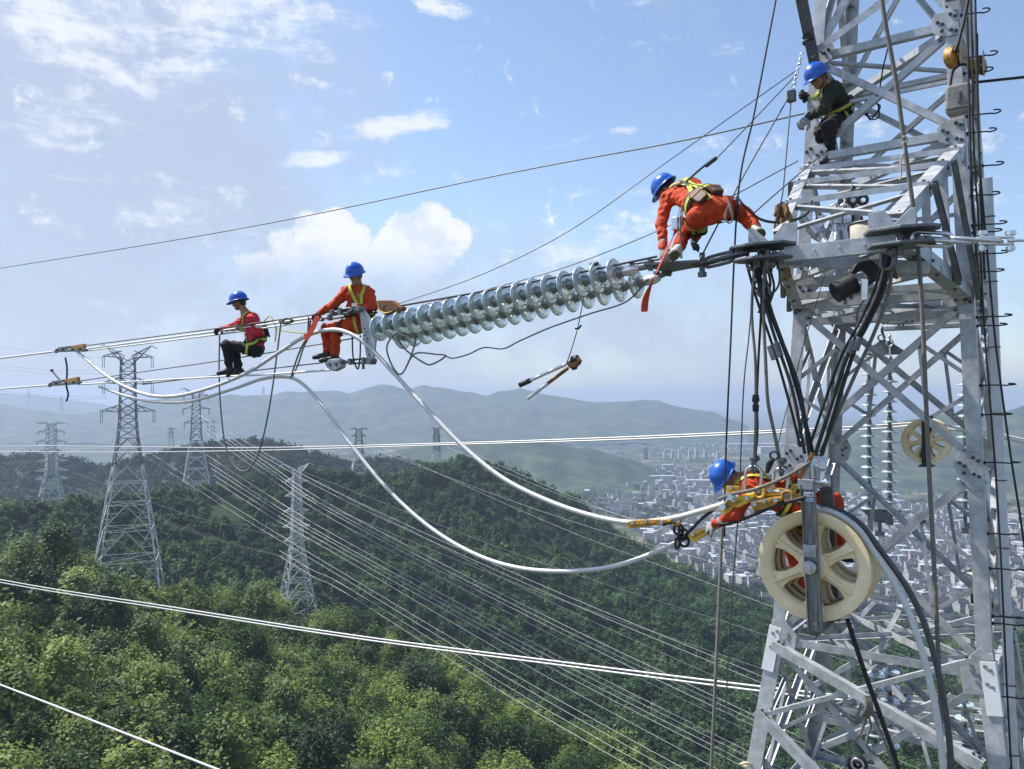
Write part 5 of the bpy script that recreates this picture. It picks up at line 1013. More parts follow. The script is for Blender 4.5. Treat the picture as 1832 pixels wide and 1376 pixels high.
# ================================================================== THE FIVE MEN
class SDF:
    """smooth union of tapered limbs and ellipsoids, meshed as one continuous surface"""
    def __init__(s): s.p = []; s.cuts = []; s.wr = None
    def cone(s, a, b, ra, rb, k=.04): s.p.append(('c', np.array(a, float), np.array(b, float), ra, rb, k)); return s
    def ell(s, c, r, M, k=.03): s.p.append(('e', np.array(c, float), np.array(r, float), np.array(M, float), 0, k)); return s
    def cut(s, p, n): s.cuts.append((np.array(p, float), np.array(n, float))); return s
    def _d(s, q, X):
        if q[0] == 'c':
            a, b = q[1], q[2]; ba = b - a; L = max(ba @ ba, 1e-9); pa = X - a; t = np.clip(pa @ ba / L, 0, 1)
            return np.linalg.norm(pa - t[..., None] * ba, axis=-1) - (q[3] + (q[4] - q[3]) * t)
        Y = (X - q[1]) @ q[3]; k0 = np.linalg.norm(Y / q[2], axis=-1); k1 = np.linalg.norm(Y / q[2] ** 2, axis=-1) + 1e-9
        return k0 * (k0 - 1) / k1
    def _bb(s, q):
        if q[0] == 'c': r = max(q[3], q[4]); return np.minimum(q[1], q[2]) - r, np.maximum(q[1], q[2]) + r
        r = max(q[2]); return q[1] - r, q[1] + r
    def _w(s, X):
        if not s.wr: return 0
        amp, wl, seed = s.wr; r = np.random.default_rng(seed); o = 0
        wp = 0.5 * np.sin(X @ (r.normal(0, 1, 3) * 14) + 1)
        for i in range(5):
            d = r.normal(0, 1, 3); d /= np.linalg.norm(d); o = o + np.sin(X @ d * (2 * np.pi / (wl * r.uniform(.7, 1.5))) + wp * 3 + r.uniform(0, 6)) * r.uniform(.5, 1)
        return amp * o / 2.5
    def pts(s, X):
        F = None
        for q in s.p:
            d = s._d(q, X)
            if F is None: F = d; continue
            k = q[5]; h = np.maximum(k - np.abs(F - d), 0) / k; F = np.minimum(F, d) - h * h * k / 4
        return F + s._w(X)
    def mesh(s, name, h, mats):
        bb = [s._bb(q) for q in s.p]; lo = np.min([b[0] for b in bb], 0) - 4 * h - .02; hi = np.max([b[1] for b in bb], 0) + 4 * h + .02
        n = np.ceil((hi - lo) / h).astype(int) + 1; F = np.full(n, .2, np.float64); ax = [lo[i] + h * np.arange(n[i]) for i in range(3)]
        for q, (b0, b1) in zip(s.p, bb):
            m = q[5] + 3 * h + .01; i0 = np.clip(np.floor((b0 - m - lo) / h).astype(int), 0, n); i1 = np.clip(np.ceil((b1 + m - lo) / h).astype(int) + 1, 0, n)
            sl = tuple(slice(i0[i], i1[i]) for i in range(3)); G_ = np.stack(np.meshgrid(*[ax[i][sl[i]] for i in range(3)], indexing='ij'), -1)
            d = s._d(q, G_); f = F[sl]; k = q[5]; hh = np.maximum(k - np.abs(f - d), 0) / k; F[sl] = np.minimum(f, d) - hh * hh * k / 4
        if s.wr or s.cuts:
            G_ = np.stack(np.meshgrid(*ax, indexing='ij'), -1)
            if s.wr: F = F + s._w(G_)
            for p, nn in s.cuts: F = np.maximum(F, (G_ - p) @ nn)
        S = F < 0; c = [(i, j, k) for i in (0, 1) for j in (0, 1) for k in (0, 1)]; sh = tuple(n - 1)
        v = lambda A, o: A[o[0]:o[0] + sh[0], o[1]:o[1] + sh[1], o[2]:o[2] + sh[2]]
        cnt = sum(v(S, o).astype(np.int8) for o in c); act = (cnt > 0) & (cnt < 8); I = np.argwhere(act); idx = np.full(sh, -1); idx[act] = np.arange(len(I))
        acc = np.zeros((len(I), 3)); num = np.zeros(len(I)); cf = {o: v(F, o)[act] for o in c}
        for a in c:
            for x in range(3):
                if a[x]: continue
                b = list(a); b[x] = 1; b = tuple(b); fa, fb = cf[a], cf[b]; m = (fa < 0) != (fb < 0); t = np.where(m, fa / np.where(m, fa - fb, 1), 0)
                p = np.array(a, float)[None, :].repeat(len(I), 0); p[:, x] += t; acc += p * m[:, None]; num += m
        V = lo + (I + acc / num[:, None]) * h; Q = []
        for x in range(3):
            y, z = (x + 1) % 3, (x + 2) % 3; a = [slice(None)] * 3; b = [slice(None)] * 3; a[x] = slice(0, -1); b[x] = slice(1, None)
            ch = S[tuple(a)] != S[tuple(b)]; E_ = np.argwhere(ch); E_ = E_[(E_[:, y] > 0) & (E_[:, z] > 0) & (E_[:, y] < sh[y]) & (E_[:, z] < sh[z])]
            ins = S[tuple(a)][tuple(E_.T)]; o = []
            for dy, dz in ((-1, -1), (0, -1), (0, 0), (-1, 0)):
                g = E_.copy(); g[:, y] += dy; g[:, z] += dz; o.append(idx[tuple(g.T)])
            o = np.stack(o, 1); o[~ins] = o[~ins][:, ::-1]; Q.append(o)
        return np_mesh(name, V, np.concatenate(Q), smooth=True, mats=[mats])
    def project(s, p, gap=.006, it=14):
        p = np.array(p, float)
        for _ in range(it):
            e = .004; X = np.array([p, p + [e, 0, 0], p + [0, e, 0], p + [0, 0, e]]); f = s.pts(X); g = (f[1:] - f[0]) / e; L = np.linalg.norm(g) + 1e-9; g /= L; p = p - g * (f[0] - gap) * .85
        return Vector(p), Vector(g)
def strap(name, sdf, pts, w, m, parent, t=.005, gap=.007, n=6):
    P_, N_ = [], []; wr_ = sdf.wr; sdf.wr = None; gap += .009
    for q in spline(pts, n):
        p, g = sdf.project(q, gap); P_.append(p); N_.append(g)
    sdf.wr = wr_; mb = MB(); mb.ribbon(P_, N_, w, t); return mb.build(name, m, parent)
def nrm(v): return Vector(v).normalized()
def hand(name, w, f, pn, m, parent, curl=1.0, side=1, sc=1.0, h=.0055):
    """palm, four unequal bent fingers and a thumb from the side of the palm; side=+1 left, -1 right"""
    f = nrm(f); pn = Vector(pn); pn = (pn - f * pn.dot(f)).normalized(); s_ = f.cross(pn) * side; S = SDF(); sc *= 1.28
    c = w + f * .05 * sc; M = np.array([s_, f, pn]).T
    S.cone(w - f * .07, w + f * .012, .040 * sc, .030 * sc, .02); S.ell(c, (.043 * sc, .052 * sc, .021 * sc), M, .02)
    for i, (x, L) in enumerate(((.032, .070), (.011, .080), (-.011, .075), (-.031, .060))):
        p = w + f * (.088 - abs(x) * .25) * sc + s_ * x * sc; d = f.copy(); r = .0125 * sc
        for j in range(3):
            a = curl * (.55, .95, .75)[j]; ax = s_ * side; d2 = (d * math.cos(a) + pn * math.sin(a) * 1.0 - f * 0) if j == 0 else None
            if j == 0: d = d2.normalized(); nn = (pn * math.cos(a) - f * math.sin(a)).normalized()
            else: d, nn = (d * math.cos(a) + nn * math.sin(a)).normalized(), (nn * math.cos(a) - d * math.sin(a)).normalized()
            q = p + d * L * sc * (.45, .32, .25)[j]; S.cone(p, q, r, r * .92, .006); p = q; r *= .92
    p = w + f * .030 * sc + s_ * .036 * sc; d = nrm(f * .6 + s_ * .7 + pn * .35)
    q = p + d * .042 * sc; S.cone(p - d * .01, q, .0145 * sc, .0125 * sc, .012); q2 = q + nrm(f * .8 + pn * .6 * curl + s_ * .1) * .034 * sc; S.cone(q, q2, .0125 * sc, .0105 * sc, .006)
    return put(name, S.mesh(name, h, m), parent)
def person(label, J, jm, tm, gm, bm, curl=(1, 1), pn=None, wr=1, straps='both', hair=True, boot_sole=None, gdir=None):
    J = {k: Vector(v) for k, v in J.items()}; T = empty('person', J['pelvis'], label, 'person', None)
    hf, hu = nrm(J['hf']), nrm(J['hu']); hf = (hf - hu * hf.dot(hu)).normalized(); hs = hf.cross(hu); H = J['head']; MH = np.array([hs, hf, hu]).T
    nk, ch, be, pe = J['neck'], J['chest'], J['belly'], J['pelvis']; sd_ = nrm(J['sL'] - J['sR']); upv = nrm(nk - pe); fr = sd_.cross(upv).normalized()
    # body: one continuous surface, head with face, neck, trunk, arms, legs
    B = SDF(); B.ell(H + hu * .02, (.074, .096, .105), MH, .03); B.ell(H + hf * .028 - hu * .055, (.052, .062, .062), MH, .04); B.ell(H + hf * .075 - hu * .088, (.024, .022, .02), MH, .03)
    B.cone(H + hf * .088 + hu * .012, H + hf * .112 - hu * .028, .010, .017, .015); B.ell(H + hf * .090 - hu * .055, (.024, .012, .010), MH, .012); B.ell(H + hf * .085 + hu * .030, (.05, .015, .012), MH, .02)
    for s_ in (-1, 1): B.ell(H + hs * .076 * s_ - hf * .004 - hu * .012, (.011, .022, .034), MH, .012); B.ell(H + hs * .036 * s_ + hf * .066 - hu * .02, (.024, .022, .02), MH, .03)
    B.cone(H - hu * .05 - hf * .02, nk, .054, .062, .04); B.cone(nk, ch, .07, .10, .06); B.cone(ch, be, .105, .10, .06); B.cone(be, pe, .10, .105, .06); B.cone(J['sL'], J['sR'], .062, .062, .06)
    for k in 'LR':
        B.cone(J['s' + k], J['e' + k], .050, .040, .03); B.cone(J['e' + k], J['w' + k], .040, .030, .02); B.cone(J['w' + k], J['w' + k] + nrm(J['w' + k] - J['e' + k]) * .05, .028, .024, .02)
        B.cone(J['h' + k], J['k' + k], .080, .056, .04); B.cone(J['k' + k], J['a' + k], .055, .036, .03); B.cone(J['a' + k], J['a' + k] + nrm(J['a' + k] - J['k' + k]) * .045, .036, .030, .03)
    put('body', B.mesh('body', .0085, M_skin), T)
    for s_ in (-1, 1):
        mb = MB(); e = H + hs * .032 * s_ + hf * .094 + hu * .004; mb.lathe([(0, -.006), (.008, -.004), (.0095, 0), (.008, .004), (0, .006)], e, hf, 8); mb.build('eye', M_black, T)
    if hair:
        S = SDF(); S.ell(H + hu * .024 - hf * .014, (.081, .099, .108), MH, .02); S.ell(H - hf * .05 - hu * .03, (.066, .05, .055), MH, .03); S.cut(H + hf * .045, hf); put('hair', S.mesh('hair', .009, M_hair), T)
    # helmet: ribbed shell, brim and peak, hollow underneath
    c = H + hu * .040 + hf * .004; nn = 40; HS = 1.13; rows = []
    for th in np.linspace(0, R(90), 11): rows.append(('o', th))
    V = []; F = []
    def ring(fn): V.extend([fn(2 * math.pi * k / nn) for k in range(nn)])
    for kind, th in rows:
        def fn(a, th=th):
            x, y = math.sin(a), math.cos(a); rib = .006 * max(0, 1 - abs(x * math.sin(th)) / .22) * (1 if th < R(75) else .3)
            return c + (hs * (.112 * math.sin(th) * x) + hf * (.138 * math.sin(th) * y) + hu * (.132 * math.cos(th) ** .9 + rib)) * HS
        ring(fn)
    for rx, ry, dz in ((.118, .145, -.006), (.131, .158, -.012), (.131, .158, -.017), (.104, .128, -.012), (.098, .122, .02), (.08, .10, .07), (.02, .03, .105)):
        def fn(a, rx=rx, ry=ry, dz=dz):
            x, y = math.sin(a), math.cos(a); pk = max(0, y) ** 2 * .030 * (1 if rx > .12 else 0); return c + (hs * rx * x + hf * (ry * y + pk) + hu * (dz - pk * .35)) * HS
        ring(fn)
    m_ = len(V) // nn; F = [(i * nn + k, i * nn + (k + 1) % nn, (i + 1) * nn + (k + 1) % nn, (i + 1) * nn + k) for i in range(m_ - 1) for k in range(nn)]
    mb = MB(); mb.add(V, [f[::-1] for f in F], 0, True); mb.build('helmet', M_helmet, T)
    mb = MB(); mb.tube(spline([c + hs * .10 - hu * .01, H + hs * .075 + hf * .02 - hu * .07, H + hf * .055 - hu * .122, H - hs * .075 + hf * .02 - hu * .07, c - hs * .10 - hu * .01], 6), .005, 5); mb.build('chin_strap', M_black, T)
    # jacket
    Jk = SDF(); wL, wR = sd_ * .07, -sd_ * .07
    for o in (wL, wR): Jk.cone(ch + o * 1.05 + upv * .03, be + o * .95, .112, .112, .08); Jk.cone(be + o * .95, pe + o * .9 + upv * .02, .112, .118, .08)
    Jk.cone(J['sL'] - sd_ * .02, J['sR'] + sd_ * .02, .078, .078, .07); Jk.cone(nk - upv * .03, nk + nrm(H - nk) * .02, .085, .070, .05)
    for k in 'LR':
        s_, e_, w_ = J['s' + k], J['e' + k], J['w' + k]; Jk.cone(s_, e_, .074, .062, .05); Jk.cone(e_, w_ + nrm(w_ - e_) * .012, .062, .046, .03)
    Jk.wr = (.0115, .080, 3 + wr); put('jacket', Jk.mesh('jacket', .0105, jm), T)
    Tr = SDF(); Tr.cone(J['hL'], J['hR'], .118, .118, .06); Tr.cone(pe + upv * .06, pe, .118, .125, .06)
    for k in 'LR':
        Tr.cone(J['h' + k], J['k' + k], .100, .080, .05); Tr.cone(J['k' + k], J['a' + k].lerp(J['k' + k], .12), .080, .066, .03)
    Tr.wr = (.0120, .095, 9 + wr); put('trousers', Tr.mesh('trousers', .0105, tm), T)
    # gloves and shoes
    for i, k in enumerate('LR'):
        fd = (gdir[i] if gdir and gdir[i] else J['w' + k] - J['e' + k]); p_ = (pn[i] if pn else Vector((0, 0, -1)))
        hand('glove', J['w' + k], fd, p_, gm[i], T, curl[i], 1 if k == 'L' else -1)
        a_, t_ = J['a' + k], J['t' + k]; d = nrm(t_ - a_); dn = nrm(a_ - J['k' + k]); dn = nrm(dn); fd = (d - dn * d.dot(dn) * .75).normalized(); sdv = fd.cross(dn).normalized()
        S = SDF(); hl = a_ + dn * .05; tt = hl + fd * .19 + dn * .012; S.cone(a_ - dn * .06, hl, .052, .046, .04); S.cone(hl - fd * .045, hl + fd * .02, .040, .042, .04); S.cone(hl + fd * .02, tt, .046, .036, .04); S.cone(hl + fd * .06 + sdv * .012, tt + sdv * .010, .036, .030, .03); S.cone(hl + fd * .06 - sdv * .012, tt - sdv * .010, .036, .030, .03)
        S.cut(hl + dn * .034, dn); put('shoe', S.mesh('shoe', .008, bm), T)
        S = SDF(); S.cone(hl - fd * .045, hl + fd * .02, .046, .047, .04); S.cone(hl + fd * .02, tt, .050, .043, .04); S.cut(hl + dn * .050, dn); S.cut(hl + dn * .028, -dn); put('sole', S.mesh('sole', .008, boot_sole or M_black), T)
    # harness lying on the jacket
    A = lambda x, y, z: pe.lerp(nk, y) + sd_ * x + fr * z
    if straps in ('both', 'front'):
        for s_ in (-1, 1): strap('harness_strap', Jk, [A(.10 * s_, 1.04, -.02), A(.10 * s_, .93, .16), A(.06 * s_, .70, .26), A(-.02 * s_, .48, .26), A(-.12 * s_, .18, .22)], .045, M_strapy, T)
    if straps in ('both', 'back'):
        for s_ in (-1, 1): strap('harness_strap', Jk, [A(.10 * s_, 1.04, .02), A(.10 * s_, .93, -.18), A(.05 * s_, .72, -.26), A(-.04 * s_, .50, -.26), A(-.13 * s_, .16, -.22)], .045, M_strapy, T)
        p, g = Jk.project(A(0, .66, -.25), .012); mb = MB(); torus(mb, p + g * .02, sd_, upv, .032, .007); mb.build('back_ring', M_chrome, T)
    loop = [A(.30 * math.cos(t), .21, .28 * math.sin(t)) for t in np.linspace(0, 2 * math.pi, 15)]
    strap('belt', Jk, loop, .10, M_strapk, T, .012, .014, 4); strap('belt_webbing', Jk, loop, .042, M_strapy, T, .004, .030, 4)
    for k in 'LR':
        a_, b_ = J['h' + k], J['k' + k]; q = a_.lerp(b_, .28); d = nrm(b_ - a_); u = d.orthogonal().normalized(); v = d.cross(u)
        strap('leg_loop', Tr, [q + u * .2 * math.cos(t) + v * .2 * math.sin(t) for t in np.linspace(0, 2 * math.pi, 11)], .045, M_strapy if k == 'L' else M_strapk, T, .004, .006, 4)
    return T, Jk, Tr, A, sd_, upv, fr
# ---- 1: the man sitting at the left, seen from the side
K1 = lambda x, y, o=0.0: P(x, y, 13.25 + o)
m1, j1k, t1k, A1, sd1_, up1_, fr1_ = person('man in red jacket and black trousers sitting on the wires, farthest from the tower', dict(
    head=K1(428, 541, .02), hf=(-.93, .05, -.30), hu=(-.24, 0, .97), neck=K1(440, 562, .0), chest=K1(450, 578), belly=K1(457, 603), pelvis=K1(458, 623),
    sL=K1(452, 570, -.17), sR=K1(444, 568, .19), eL=K1(463, 594, -.24), wL=K1(437, 586, -.02), eR=K1(417, 585, .24), wR=K1(398, 589, .30),
    hL=K1(458, 626, -.09), hR=K1(456, 625, .10), kL=K1(405, 617, -.10), kR=K1(418, 619, .16), aL=K1(411, 658, -.04), aR=K1(427, 660, .16), tL=K1(385, 668, -.02), tR=K1(404, 670, .16)),
    M_red, M_blackcloth, (M_gloveg, M_gloved), M_black, (1.1, 1.1), (Vector((-.2, .2, -1)), Vector((-.2, -.1, -1))), 1, 'both')
for q in ((452, 585, -.30), (463, 577, -.3)): pass
strap('reflective_band', j1k, [K1(455, 580, -.32), K1(462, 584, -.33), K1(470, 582, -.28)], .035, M_refl, m1)
mb = MB(); q, g = j1k.project(A1(0, .45, -.3), .05); mb.box(q, sd1_ * .10, g * .045, up1_ * .13); mb.build('back_pack', M_strapk, m1, .03)
mb = MB(); mb.tube(spline([q + up1_ * .1, P(488, 575, 13.1), P(494, 590, 13.1), P(492, 612, 13.1)], 5), .012, 6); mb.tube(spline([q + up1_ * .12, P(484, 566, 13.0), P(497, 588, 12.9), P(520, 594, 12.7), P(545, 596, 12.5)], 5), .010, 6); mb.build('safety_rope', M_strapy, m1)
# ---- 2: the man seated by the yoke, turned to the camera
K2 = lambda x, y, o=0.0: P(x, y, 11.85 + o)
m2, j2k, t2k, A2, *_ = person('man in orange sitting beside the yoke plate with his chest turned to the camera', dict(
    head=K2(636, 492, -.04), hf=(-.50, -.76, -.42), hu=(-.12, -.36, .92), neck=K2(640, 514, 0), chest=K2(643, 530, 0), belly=K2(643, 556, .02), pelvis=K2(641, 577, .05),
    sR=K2(620, 521, .02), sL=K2(661, 524, .04), eR=K2(597, 545, .0), wR=K2(572, 560, .10), eL=K2(668, 549, -.10), wL=K2(640, 553, -.26),
    hR=K2(631, 580, .02), hL=K2(653, 581, .02), kR=K2(583, 589, .20), kL=K2(601, 589, .02), aR=K2(586, 630, .24), aL=K2(599, 637, .06), tR=K2(560, 636, .22), tL=K2(574, 645, .0)),
    M_orange, M_orange, (M_gloved, M_gloved), M_black, (1.0, 1.1), (Vector((-.2, -.3, -1)), Vector((.0, .1, -1))), 2, 'front')
mb = MB(); q, g = j2k.project(A2(-.05, .5, .3), .01); mb.box(q, Vector((.03, 0, 0)), g * .008, UP * .04); mb.build('harness_buckle', M_chrome, m2)
# ---- 3: the man crouching on the tip, back to the camera
K3 = lambda x, y, o=0.0: LP(x, y, o)
m3, j3k, t3k, A3, sd3, up3, fr3 = person('man in orange bending low over the crossarm tip with his harnessed back to the camera', dict(
    head=K3(1192, 338, .50), hf=(-.50, .45, -.75), hu=(-.60, .25, .72), neck=K3(1212, 338, .42), chest=K3(1228, 345, .30), belly=K3(1252, 360, .12), pelvis=K3(1272, 374, -.02),
    sL=K3(1193, 356, .28), sR=K3(1243, 332, .52), eL=K3(1183, 402, .14), wL=K3(1187, 444, .0), eR=K3(1262, 388, .50), wR=K3(1244, 427, .20),
    hL=K3(1250, 388, -.04), hR=K3(1296, 372, .02), kL=K3(1226, 412, .28), kR=K3(1332, 384, .26), aL=K3(1212, 446, .02), aR=K3(1352, 411, .06), tL=K3(1200, 470, -.10), tR=K3(1372, 432, -.06)),
    M_orange, M_orange, (M_gloveg, M_gloved), M_shoew, (1.0, .9), (Vector((.3, .3, -.2)), Vector((.3, -.5, -.3))), 3, 'back', True, M_sole)
for (x, w, h) in ((-.13, .062, .10), (.14, .072, .115)):
    q, g = j3k.project(A3(x, .12, -.3), .045); mb = MB(); v = up3; u = g.cross(v).normalized(); v = u.cross(g).normalized()
    mb.prism([(-w * .75, -h), (w * .75, -h), (w * .95, -h * .7), (w * 1.05, h * .6), (w * .9, h * .75), (-w * .9, h * .75), (-w * 1.05, h * .6), (-w * .95, -h * .7)], q - g * .035, u, v, g * .06); o = mb.build('tool_pouch', M_leather, m3, .015)
    mb = MB(); mb.prism([(-w, -.012), (w, -.012), (w, .012), (-w, .012)], q + g * .025 + v * h * .2, u, v, g * .006); mb.build('pouch_band', M_brown, o)
strap('harness_strap', j3k, [A3(-.10, 1.0, -.1), A3(-.05, .80, -.28), A3(-.02, .45, -.28), A3(.0, .12, -.26), A3(.02, -.12, -.24)], .05, M_strapy, m3, .006, .014)
strap('harness_strap', j3k, [A3(.16, .78, -.2), A3(.0, .70, -.28), A3(-.16, .74, -.2)], .045, M_strapk, m3, .006, .012)
mb = MB(); p, g = j3k.project(A3(0, .72, -.28), .02); mb.tube(spline([p, P(1256, 300, 8.3), P(1266, 293, 8.5)], 4), .012, 6); mb.build('lanyard', M_darkrope, m3)
mb = MB(); mb.tube([P(1264, 296, 8.5), P(1280, 284, 8.7)], .024, 8); mb.build('rope_grab', M_black, m3)
mb = MB(); ps = spline([K3(1222, 388, -.24), K3(1210, 410, -.26), K3(1196, 440, -.24), K3(1182, 470, -.22), K3(1166, 505, -.2), K3(1155, 535, -.2), K3(1153, 558, -.2)], 7); mb.ribbon(ps, [Vector((math.sin(i * .09 - .3) * 1.4, -1 + .9 * abs(math.sin(i * .09)), .1)) for i in range(len(ps))], .075, .006)
tag(mb.build('webbing', M_strapo), 'long red orange webbing strap dangling from the belt of the crouching man', 'strap')
for i in range(3): mb = MB(); mb.tube(spline([K3(1216 + i * 2, 372, -.24), K3(1212 + i * 4, 392, -.27), K3(1216 + i, 412, -.26), K3(1219, 440, -.2), K3(1220 - i, 462, -.1)], 6), .008, 6); mb.build('belt_lanyard', M_chrome if i < 2 else M_rope, m3)
mb = MB(); mb.box(K3(1207, 400, -.28), E * .035, N * .015, UP * .07); mb.build('rope_adjuster', M_chrome, m3, .01)
for i in range(2): mb = MB(); mb.tube(spline([K3(1300, 352, -.2), K3(1306 + i * 3, 375, -.24), K3(1311, 392, -.24), K3(1304, 399, -.24), K3(1298 - i * 2, 388, -.24), K3(1304, 366, -.22)], 6), .008, 6); mb.build('belt_cord', M_rope, m3)
# ---- 4: the dark clad man on the tower leg
K4 = lambda x, y, o=0.0: P(x, y, 9.92 + o)
m4, *_ = person('man in dark green clothes hugging the left tower leg above the crossarm', dict(
    head=K4(1464, 139, -.26), hf=(-.80, -.25, -.55), hu=(-.52, -.20, .83), neck=K4(1481, 153, -.16), chest=K4(1491, 166, -.08), belly=K4(1500, 187, .06), pelvis=K4(1502, 205, .16),
    sL=K4(1488, 163, -.28), sR=K4(1479, 158, .06), eL=K4(1473, 195, -.36), wL=K4(1447, 210, -.20), eR=K4(1462, 180, .10), wR=K4(1449, 173, .12),
    hL=K4(1505, 209, .08), hR=K4(1497, 208, .26), kL=K4(1483, 226, -.20), kR=K4(1470, 236, -.02), aL=K4(1486, 268, -.02), aR=K4(1466, 277, .12), tL=K4(1470, 284, -.10), tR=K4(1450, 290, .05)),
    M_greencloth, M_blackcloth, (M_gloveg, M_gloved), M_black, (1.1, 1.1), (Vector((.5, .7, 0)), Vector((.4, -.8, 0))), 4, 'front', True, None, (Vector((-.7, .1, -.6)), Vector((-1, -.1, .1))))
# ---- 5: the man lying out over the grips by the big pulley
K5 = lambda x, y, o=0.0: LP(x, y, o)
m5, j5k, *_ = person('man in orange leaning flat out behind the yellow grips beside the big pulley', dict(
    head=K5(1300, 852, .14), hf=(-.58, -.22, -.78), hu=(-.80, -.08, .58), neck=K5(1324, 858, .18), chest=K5(1352, 869, .24), belly=K5(1398, 890, .36), pelvis=K5(1440, 905, .52),
    sL=K5(1342, 876, .04), sR=K5(1354, 853, .40), eL=K5(1318, 920, -.12), wL=K5(1280, 938, -.07), eR=K5(1398, 880, .44), wR=K5(1424, 852, .26),
    hL=K5(1440, 918, .46), hR=K5(1452, 900, .62), kL=K5(1420, 988, .78), kR=K5(1494, 896, .84), aL=K5(1432, 1066, .80), aR=K5(1508, 985, .88), tL=K5(1440, 1098, .70), tR=K5(1522, 1020, .82)),
    M_orange, M_orange, (M_gloveg, M_gloveg), M_black, (1.15, 1.0), (Vector((.1, .6, -.6)), Vector((.2, .6, 0))), 5, 'both')
# ================================================================== DISTANT PYLONS AND THEIR WIRES
M_pyl = mat('distant_galvanised_steel', (0.50, 0.52, 0.53), 0.5, 0.25, 0.12, .3)
M_pyld = mat('dull_galvanised_steel', (0.17, 0.18, 0.19), 0.5, 0.3, 0.2, .3)
def pylon(px, d, ytop, yfoot, prof, arms, label, rot, t, horns=None, top_m=None, grp='distant lattice pylons', np_=13, ins=True, foot_drop=(0, 0, 0, 0)):
    """prof: [(fraction of height, half width)]; arms: [(photo row, half length, depth of root, drop of insulators)]"""
    zt, zf = (HYP - ytop) / FPX * d, (HYP - yfoot) / FPX * d; H = zt - zf; x0 = (px - CXP) / FPX * d
    o = empty('lattice_pylon', (x0, d, zf), label, 'pylon', grp); ca, sa = math.cos(rot), math.sin(rot); X = Vector((ca, sa, 0)); Y = Vector((-sa, ca, 0)); c0 = Vector((x0, d, 0))
    hw = lambda z: float(np.interp((z - zf) / H, [p[0] for p in prof], [p[1] for p in prof]))
    def cn(i, z): w = hw(z); sx, sy = ((-1, -1), (1, -1), (1, 1), (-1, 1))[i]; v = c0 + X * sx * w + Y * sy * w; v.z = z; return v
    zs = [zf]; z = zf
    while z < zt - .5: z += max(1.3, hw(z) * 1.12); zs.append(min(z, zt))
    up_, lo_ = MB(), MB(); zm = zf + H * .52
    for i in range(len(zs) - 1):
        a, b = zs[i], zs[i + 1]; mb = up_ if a > zm else lo_; th = t * (1 if a > zm else 1.1)
        for k in range(4):
            p, q = cn(k, a), cn((k + 1) % 4, a); p1, q1 = cn(k, b), cn((k + 1) % 4, b); mb.bar(p, p1, th * 1.25, th * 1.25)
            if i: mb.bar(p, q, th * .6, th * .6)
            w = hw(a)
            if w > 2.6:                                             # big panels: K bracing with redundants
                m = (p1 + q1) / 2; mb.bar(p, m, th * .8, th * .8); mb.bar(q, m, th * .8, th * .8)
                for u, v, s_ in ((p, m, p1), (q, m, q1)): mb.bar(u.lerp(v, .5), u.lerp(s_, .5), th * .55, th * .55); mb.bar(u.lerp(v, .5), s_, th * .55, th * .55)
            else: mb.bar(p, q1, th * .75, th * .75); mb.bar(q, p1, th * .75, th * .75)
        if hw(a) > 3: mb.bar(cn(0, a), cn(2, a), th * .5, th * .5); mb.bar(cn(1, a), cn(3, a), th * .5, th * .5)
    for k in range(4): lo_.bar(cn(k, zf), cn(k, zf) - UP * 5, t * 1.4, t * 1.4)
    lo_.build('lower_lattice', M_pyl, o); up_.build('upper_lattice', top_m or M_pyl, o)
    tips = []
    for (ya, L, dep, drop) in arms:
        za = (HYP - ya) / FPX * d
        for s_ in (-1, 1):
            mb = MB(); w = hw(za); tip = c0 + X * s_ * L; tip.z = za + dep * .15
            for sy in (-1, 1):
                lo0 = c0 + X * s_ * w + Y * sy * w; lo0.z = za; hi0 = lo0 + UP * dep; mb.bar(lo0, tip, t * .9, t * .9); mb.bar(hi0, tip, t * .9, t * .9)
                n = max(2, int((L - w) / 1.6))
                for k in range(n): a_, b_ = lo0.lerp(tip, k / n), hi0.lerp(tip, (k + (.5)) / n); mb.bar(a_, b_, t * .55, t * .55); mb.bar(b_, lo0.lerp(tip, (k + 1) / n), t * .55, t * .55)
            for k in range(1, 4): f = k / 4; a_ = (c0 + X * s_ * w - Y * w); b_ = (c0 + X * s_ * w + Y * w); a_.z = b_.z = za; mb.bar(a_.lerp(tip, f), b_.lerp(tip, f), t * .5, t * .5)
            mb.build('crossarm', top_m or M_pyl, o)
            if drop and ins:
                for k, e in enumerate((0, .45)):
                    q = tip + X * (-s_) * e; mb = MB(); mb.tube([q, q - UP * drop], t * .42, 5); mb.tube([q - UP * drop * .98, q - UP * drop * 1.02], t * 1.1, 5); mb.build('insulator', M_pyld, o)
            tips.append(tip - UP * drop)
    if horns:
        L, up_h = horns
        for s_ in (-1, 1):
            mb = MB(); tip = c0 + X * s_ * L; tip.z = zt + up_h; w = hw(zt)
            for sy in (-1, 1):
                for zz in (zt, zt - H * .035): r = c0 + X * s_ * w * .6 + Y * sy * w; r.z = zz; mb.bar(r, tip, t * .9, t * .9)
            r0 = c0 + X * s_ * w * .6; r0.z = zt; r1 = r0 - UP * H * .035
            for k in range(6): mb.bar(r0.lerp(tip, k / 6), r1.lerp(tip, (k + .6) / 6), t * .55, t * .55)
            mb.bar(tip, tip + X * s_ * t * 8 - UP * t * 4, t, t); mb.build('horn', top_m or M_pyl, o); tips.append(tip)
    return o, tips
big, tA = pylon(229, 195, 637, 1062, [(0, 7.6), (.05, 7.35), (.66, 2.15), (.73, 1.85), (1, 1.45)], [(640, 5.6, 1.6, 2.6), (687, 5.6, 1.6, 2.6), (737, 6.0, 1.7, 2.7)], 'tall grey lattice pylon in the left foreground wood, biggest of the distant ones', .35, .17, (5.2, 2.6), M_pyld)
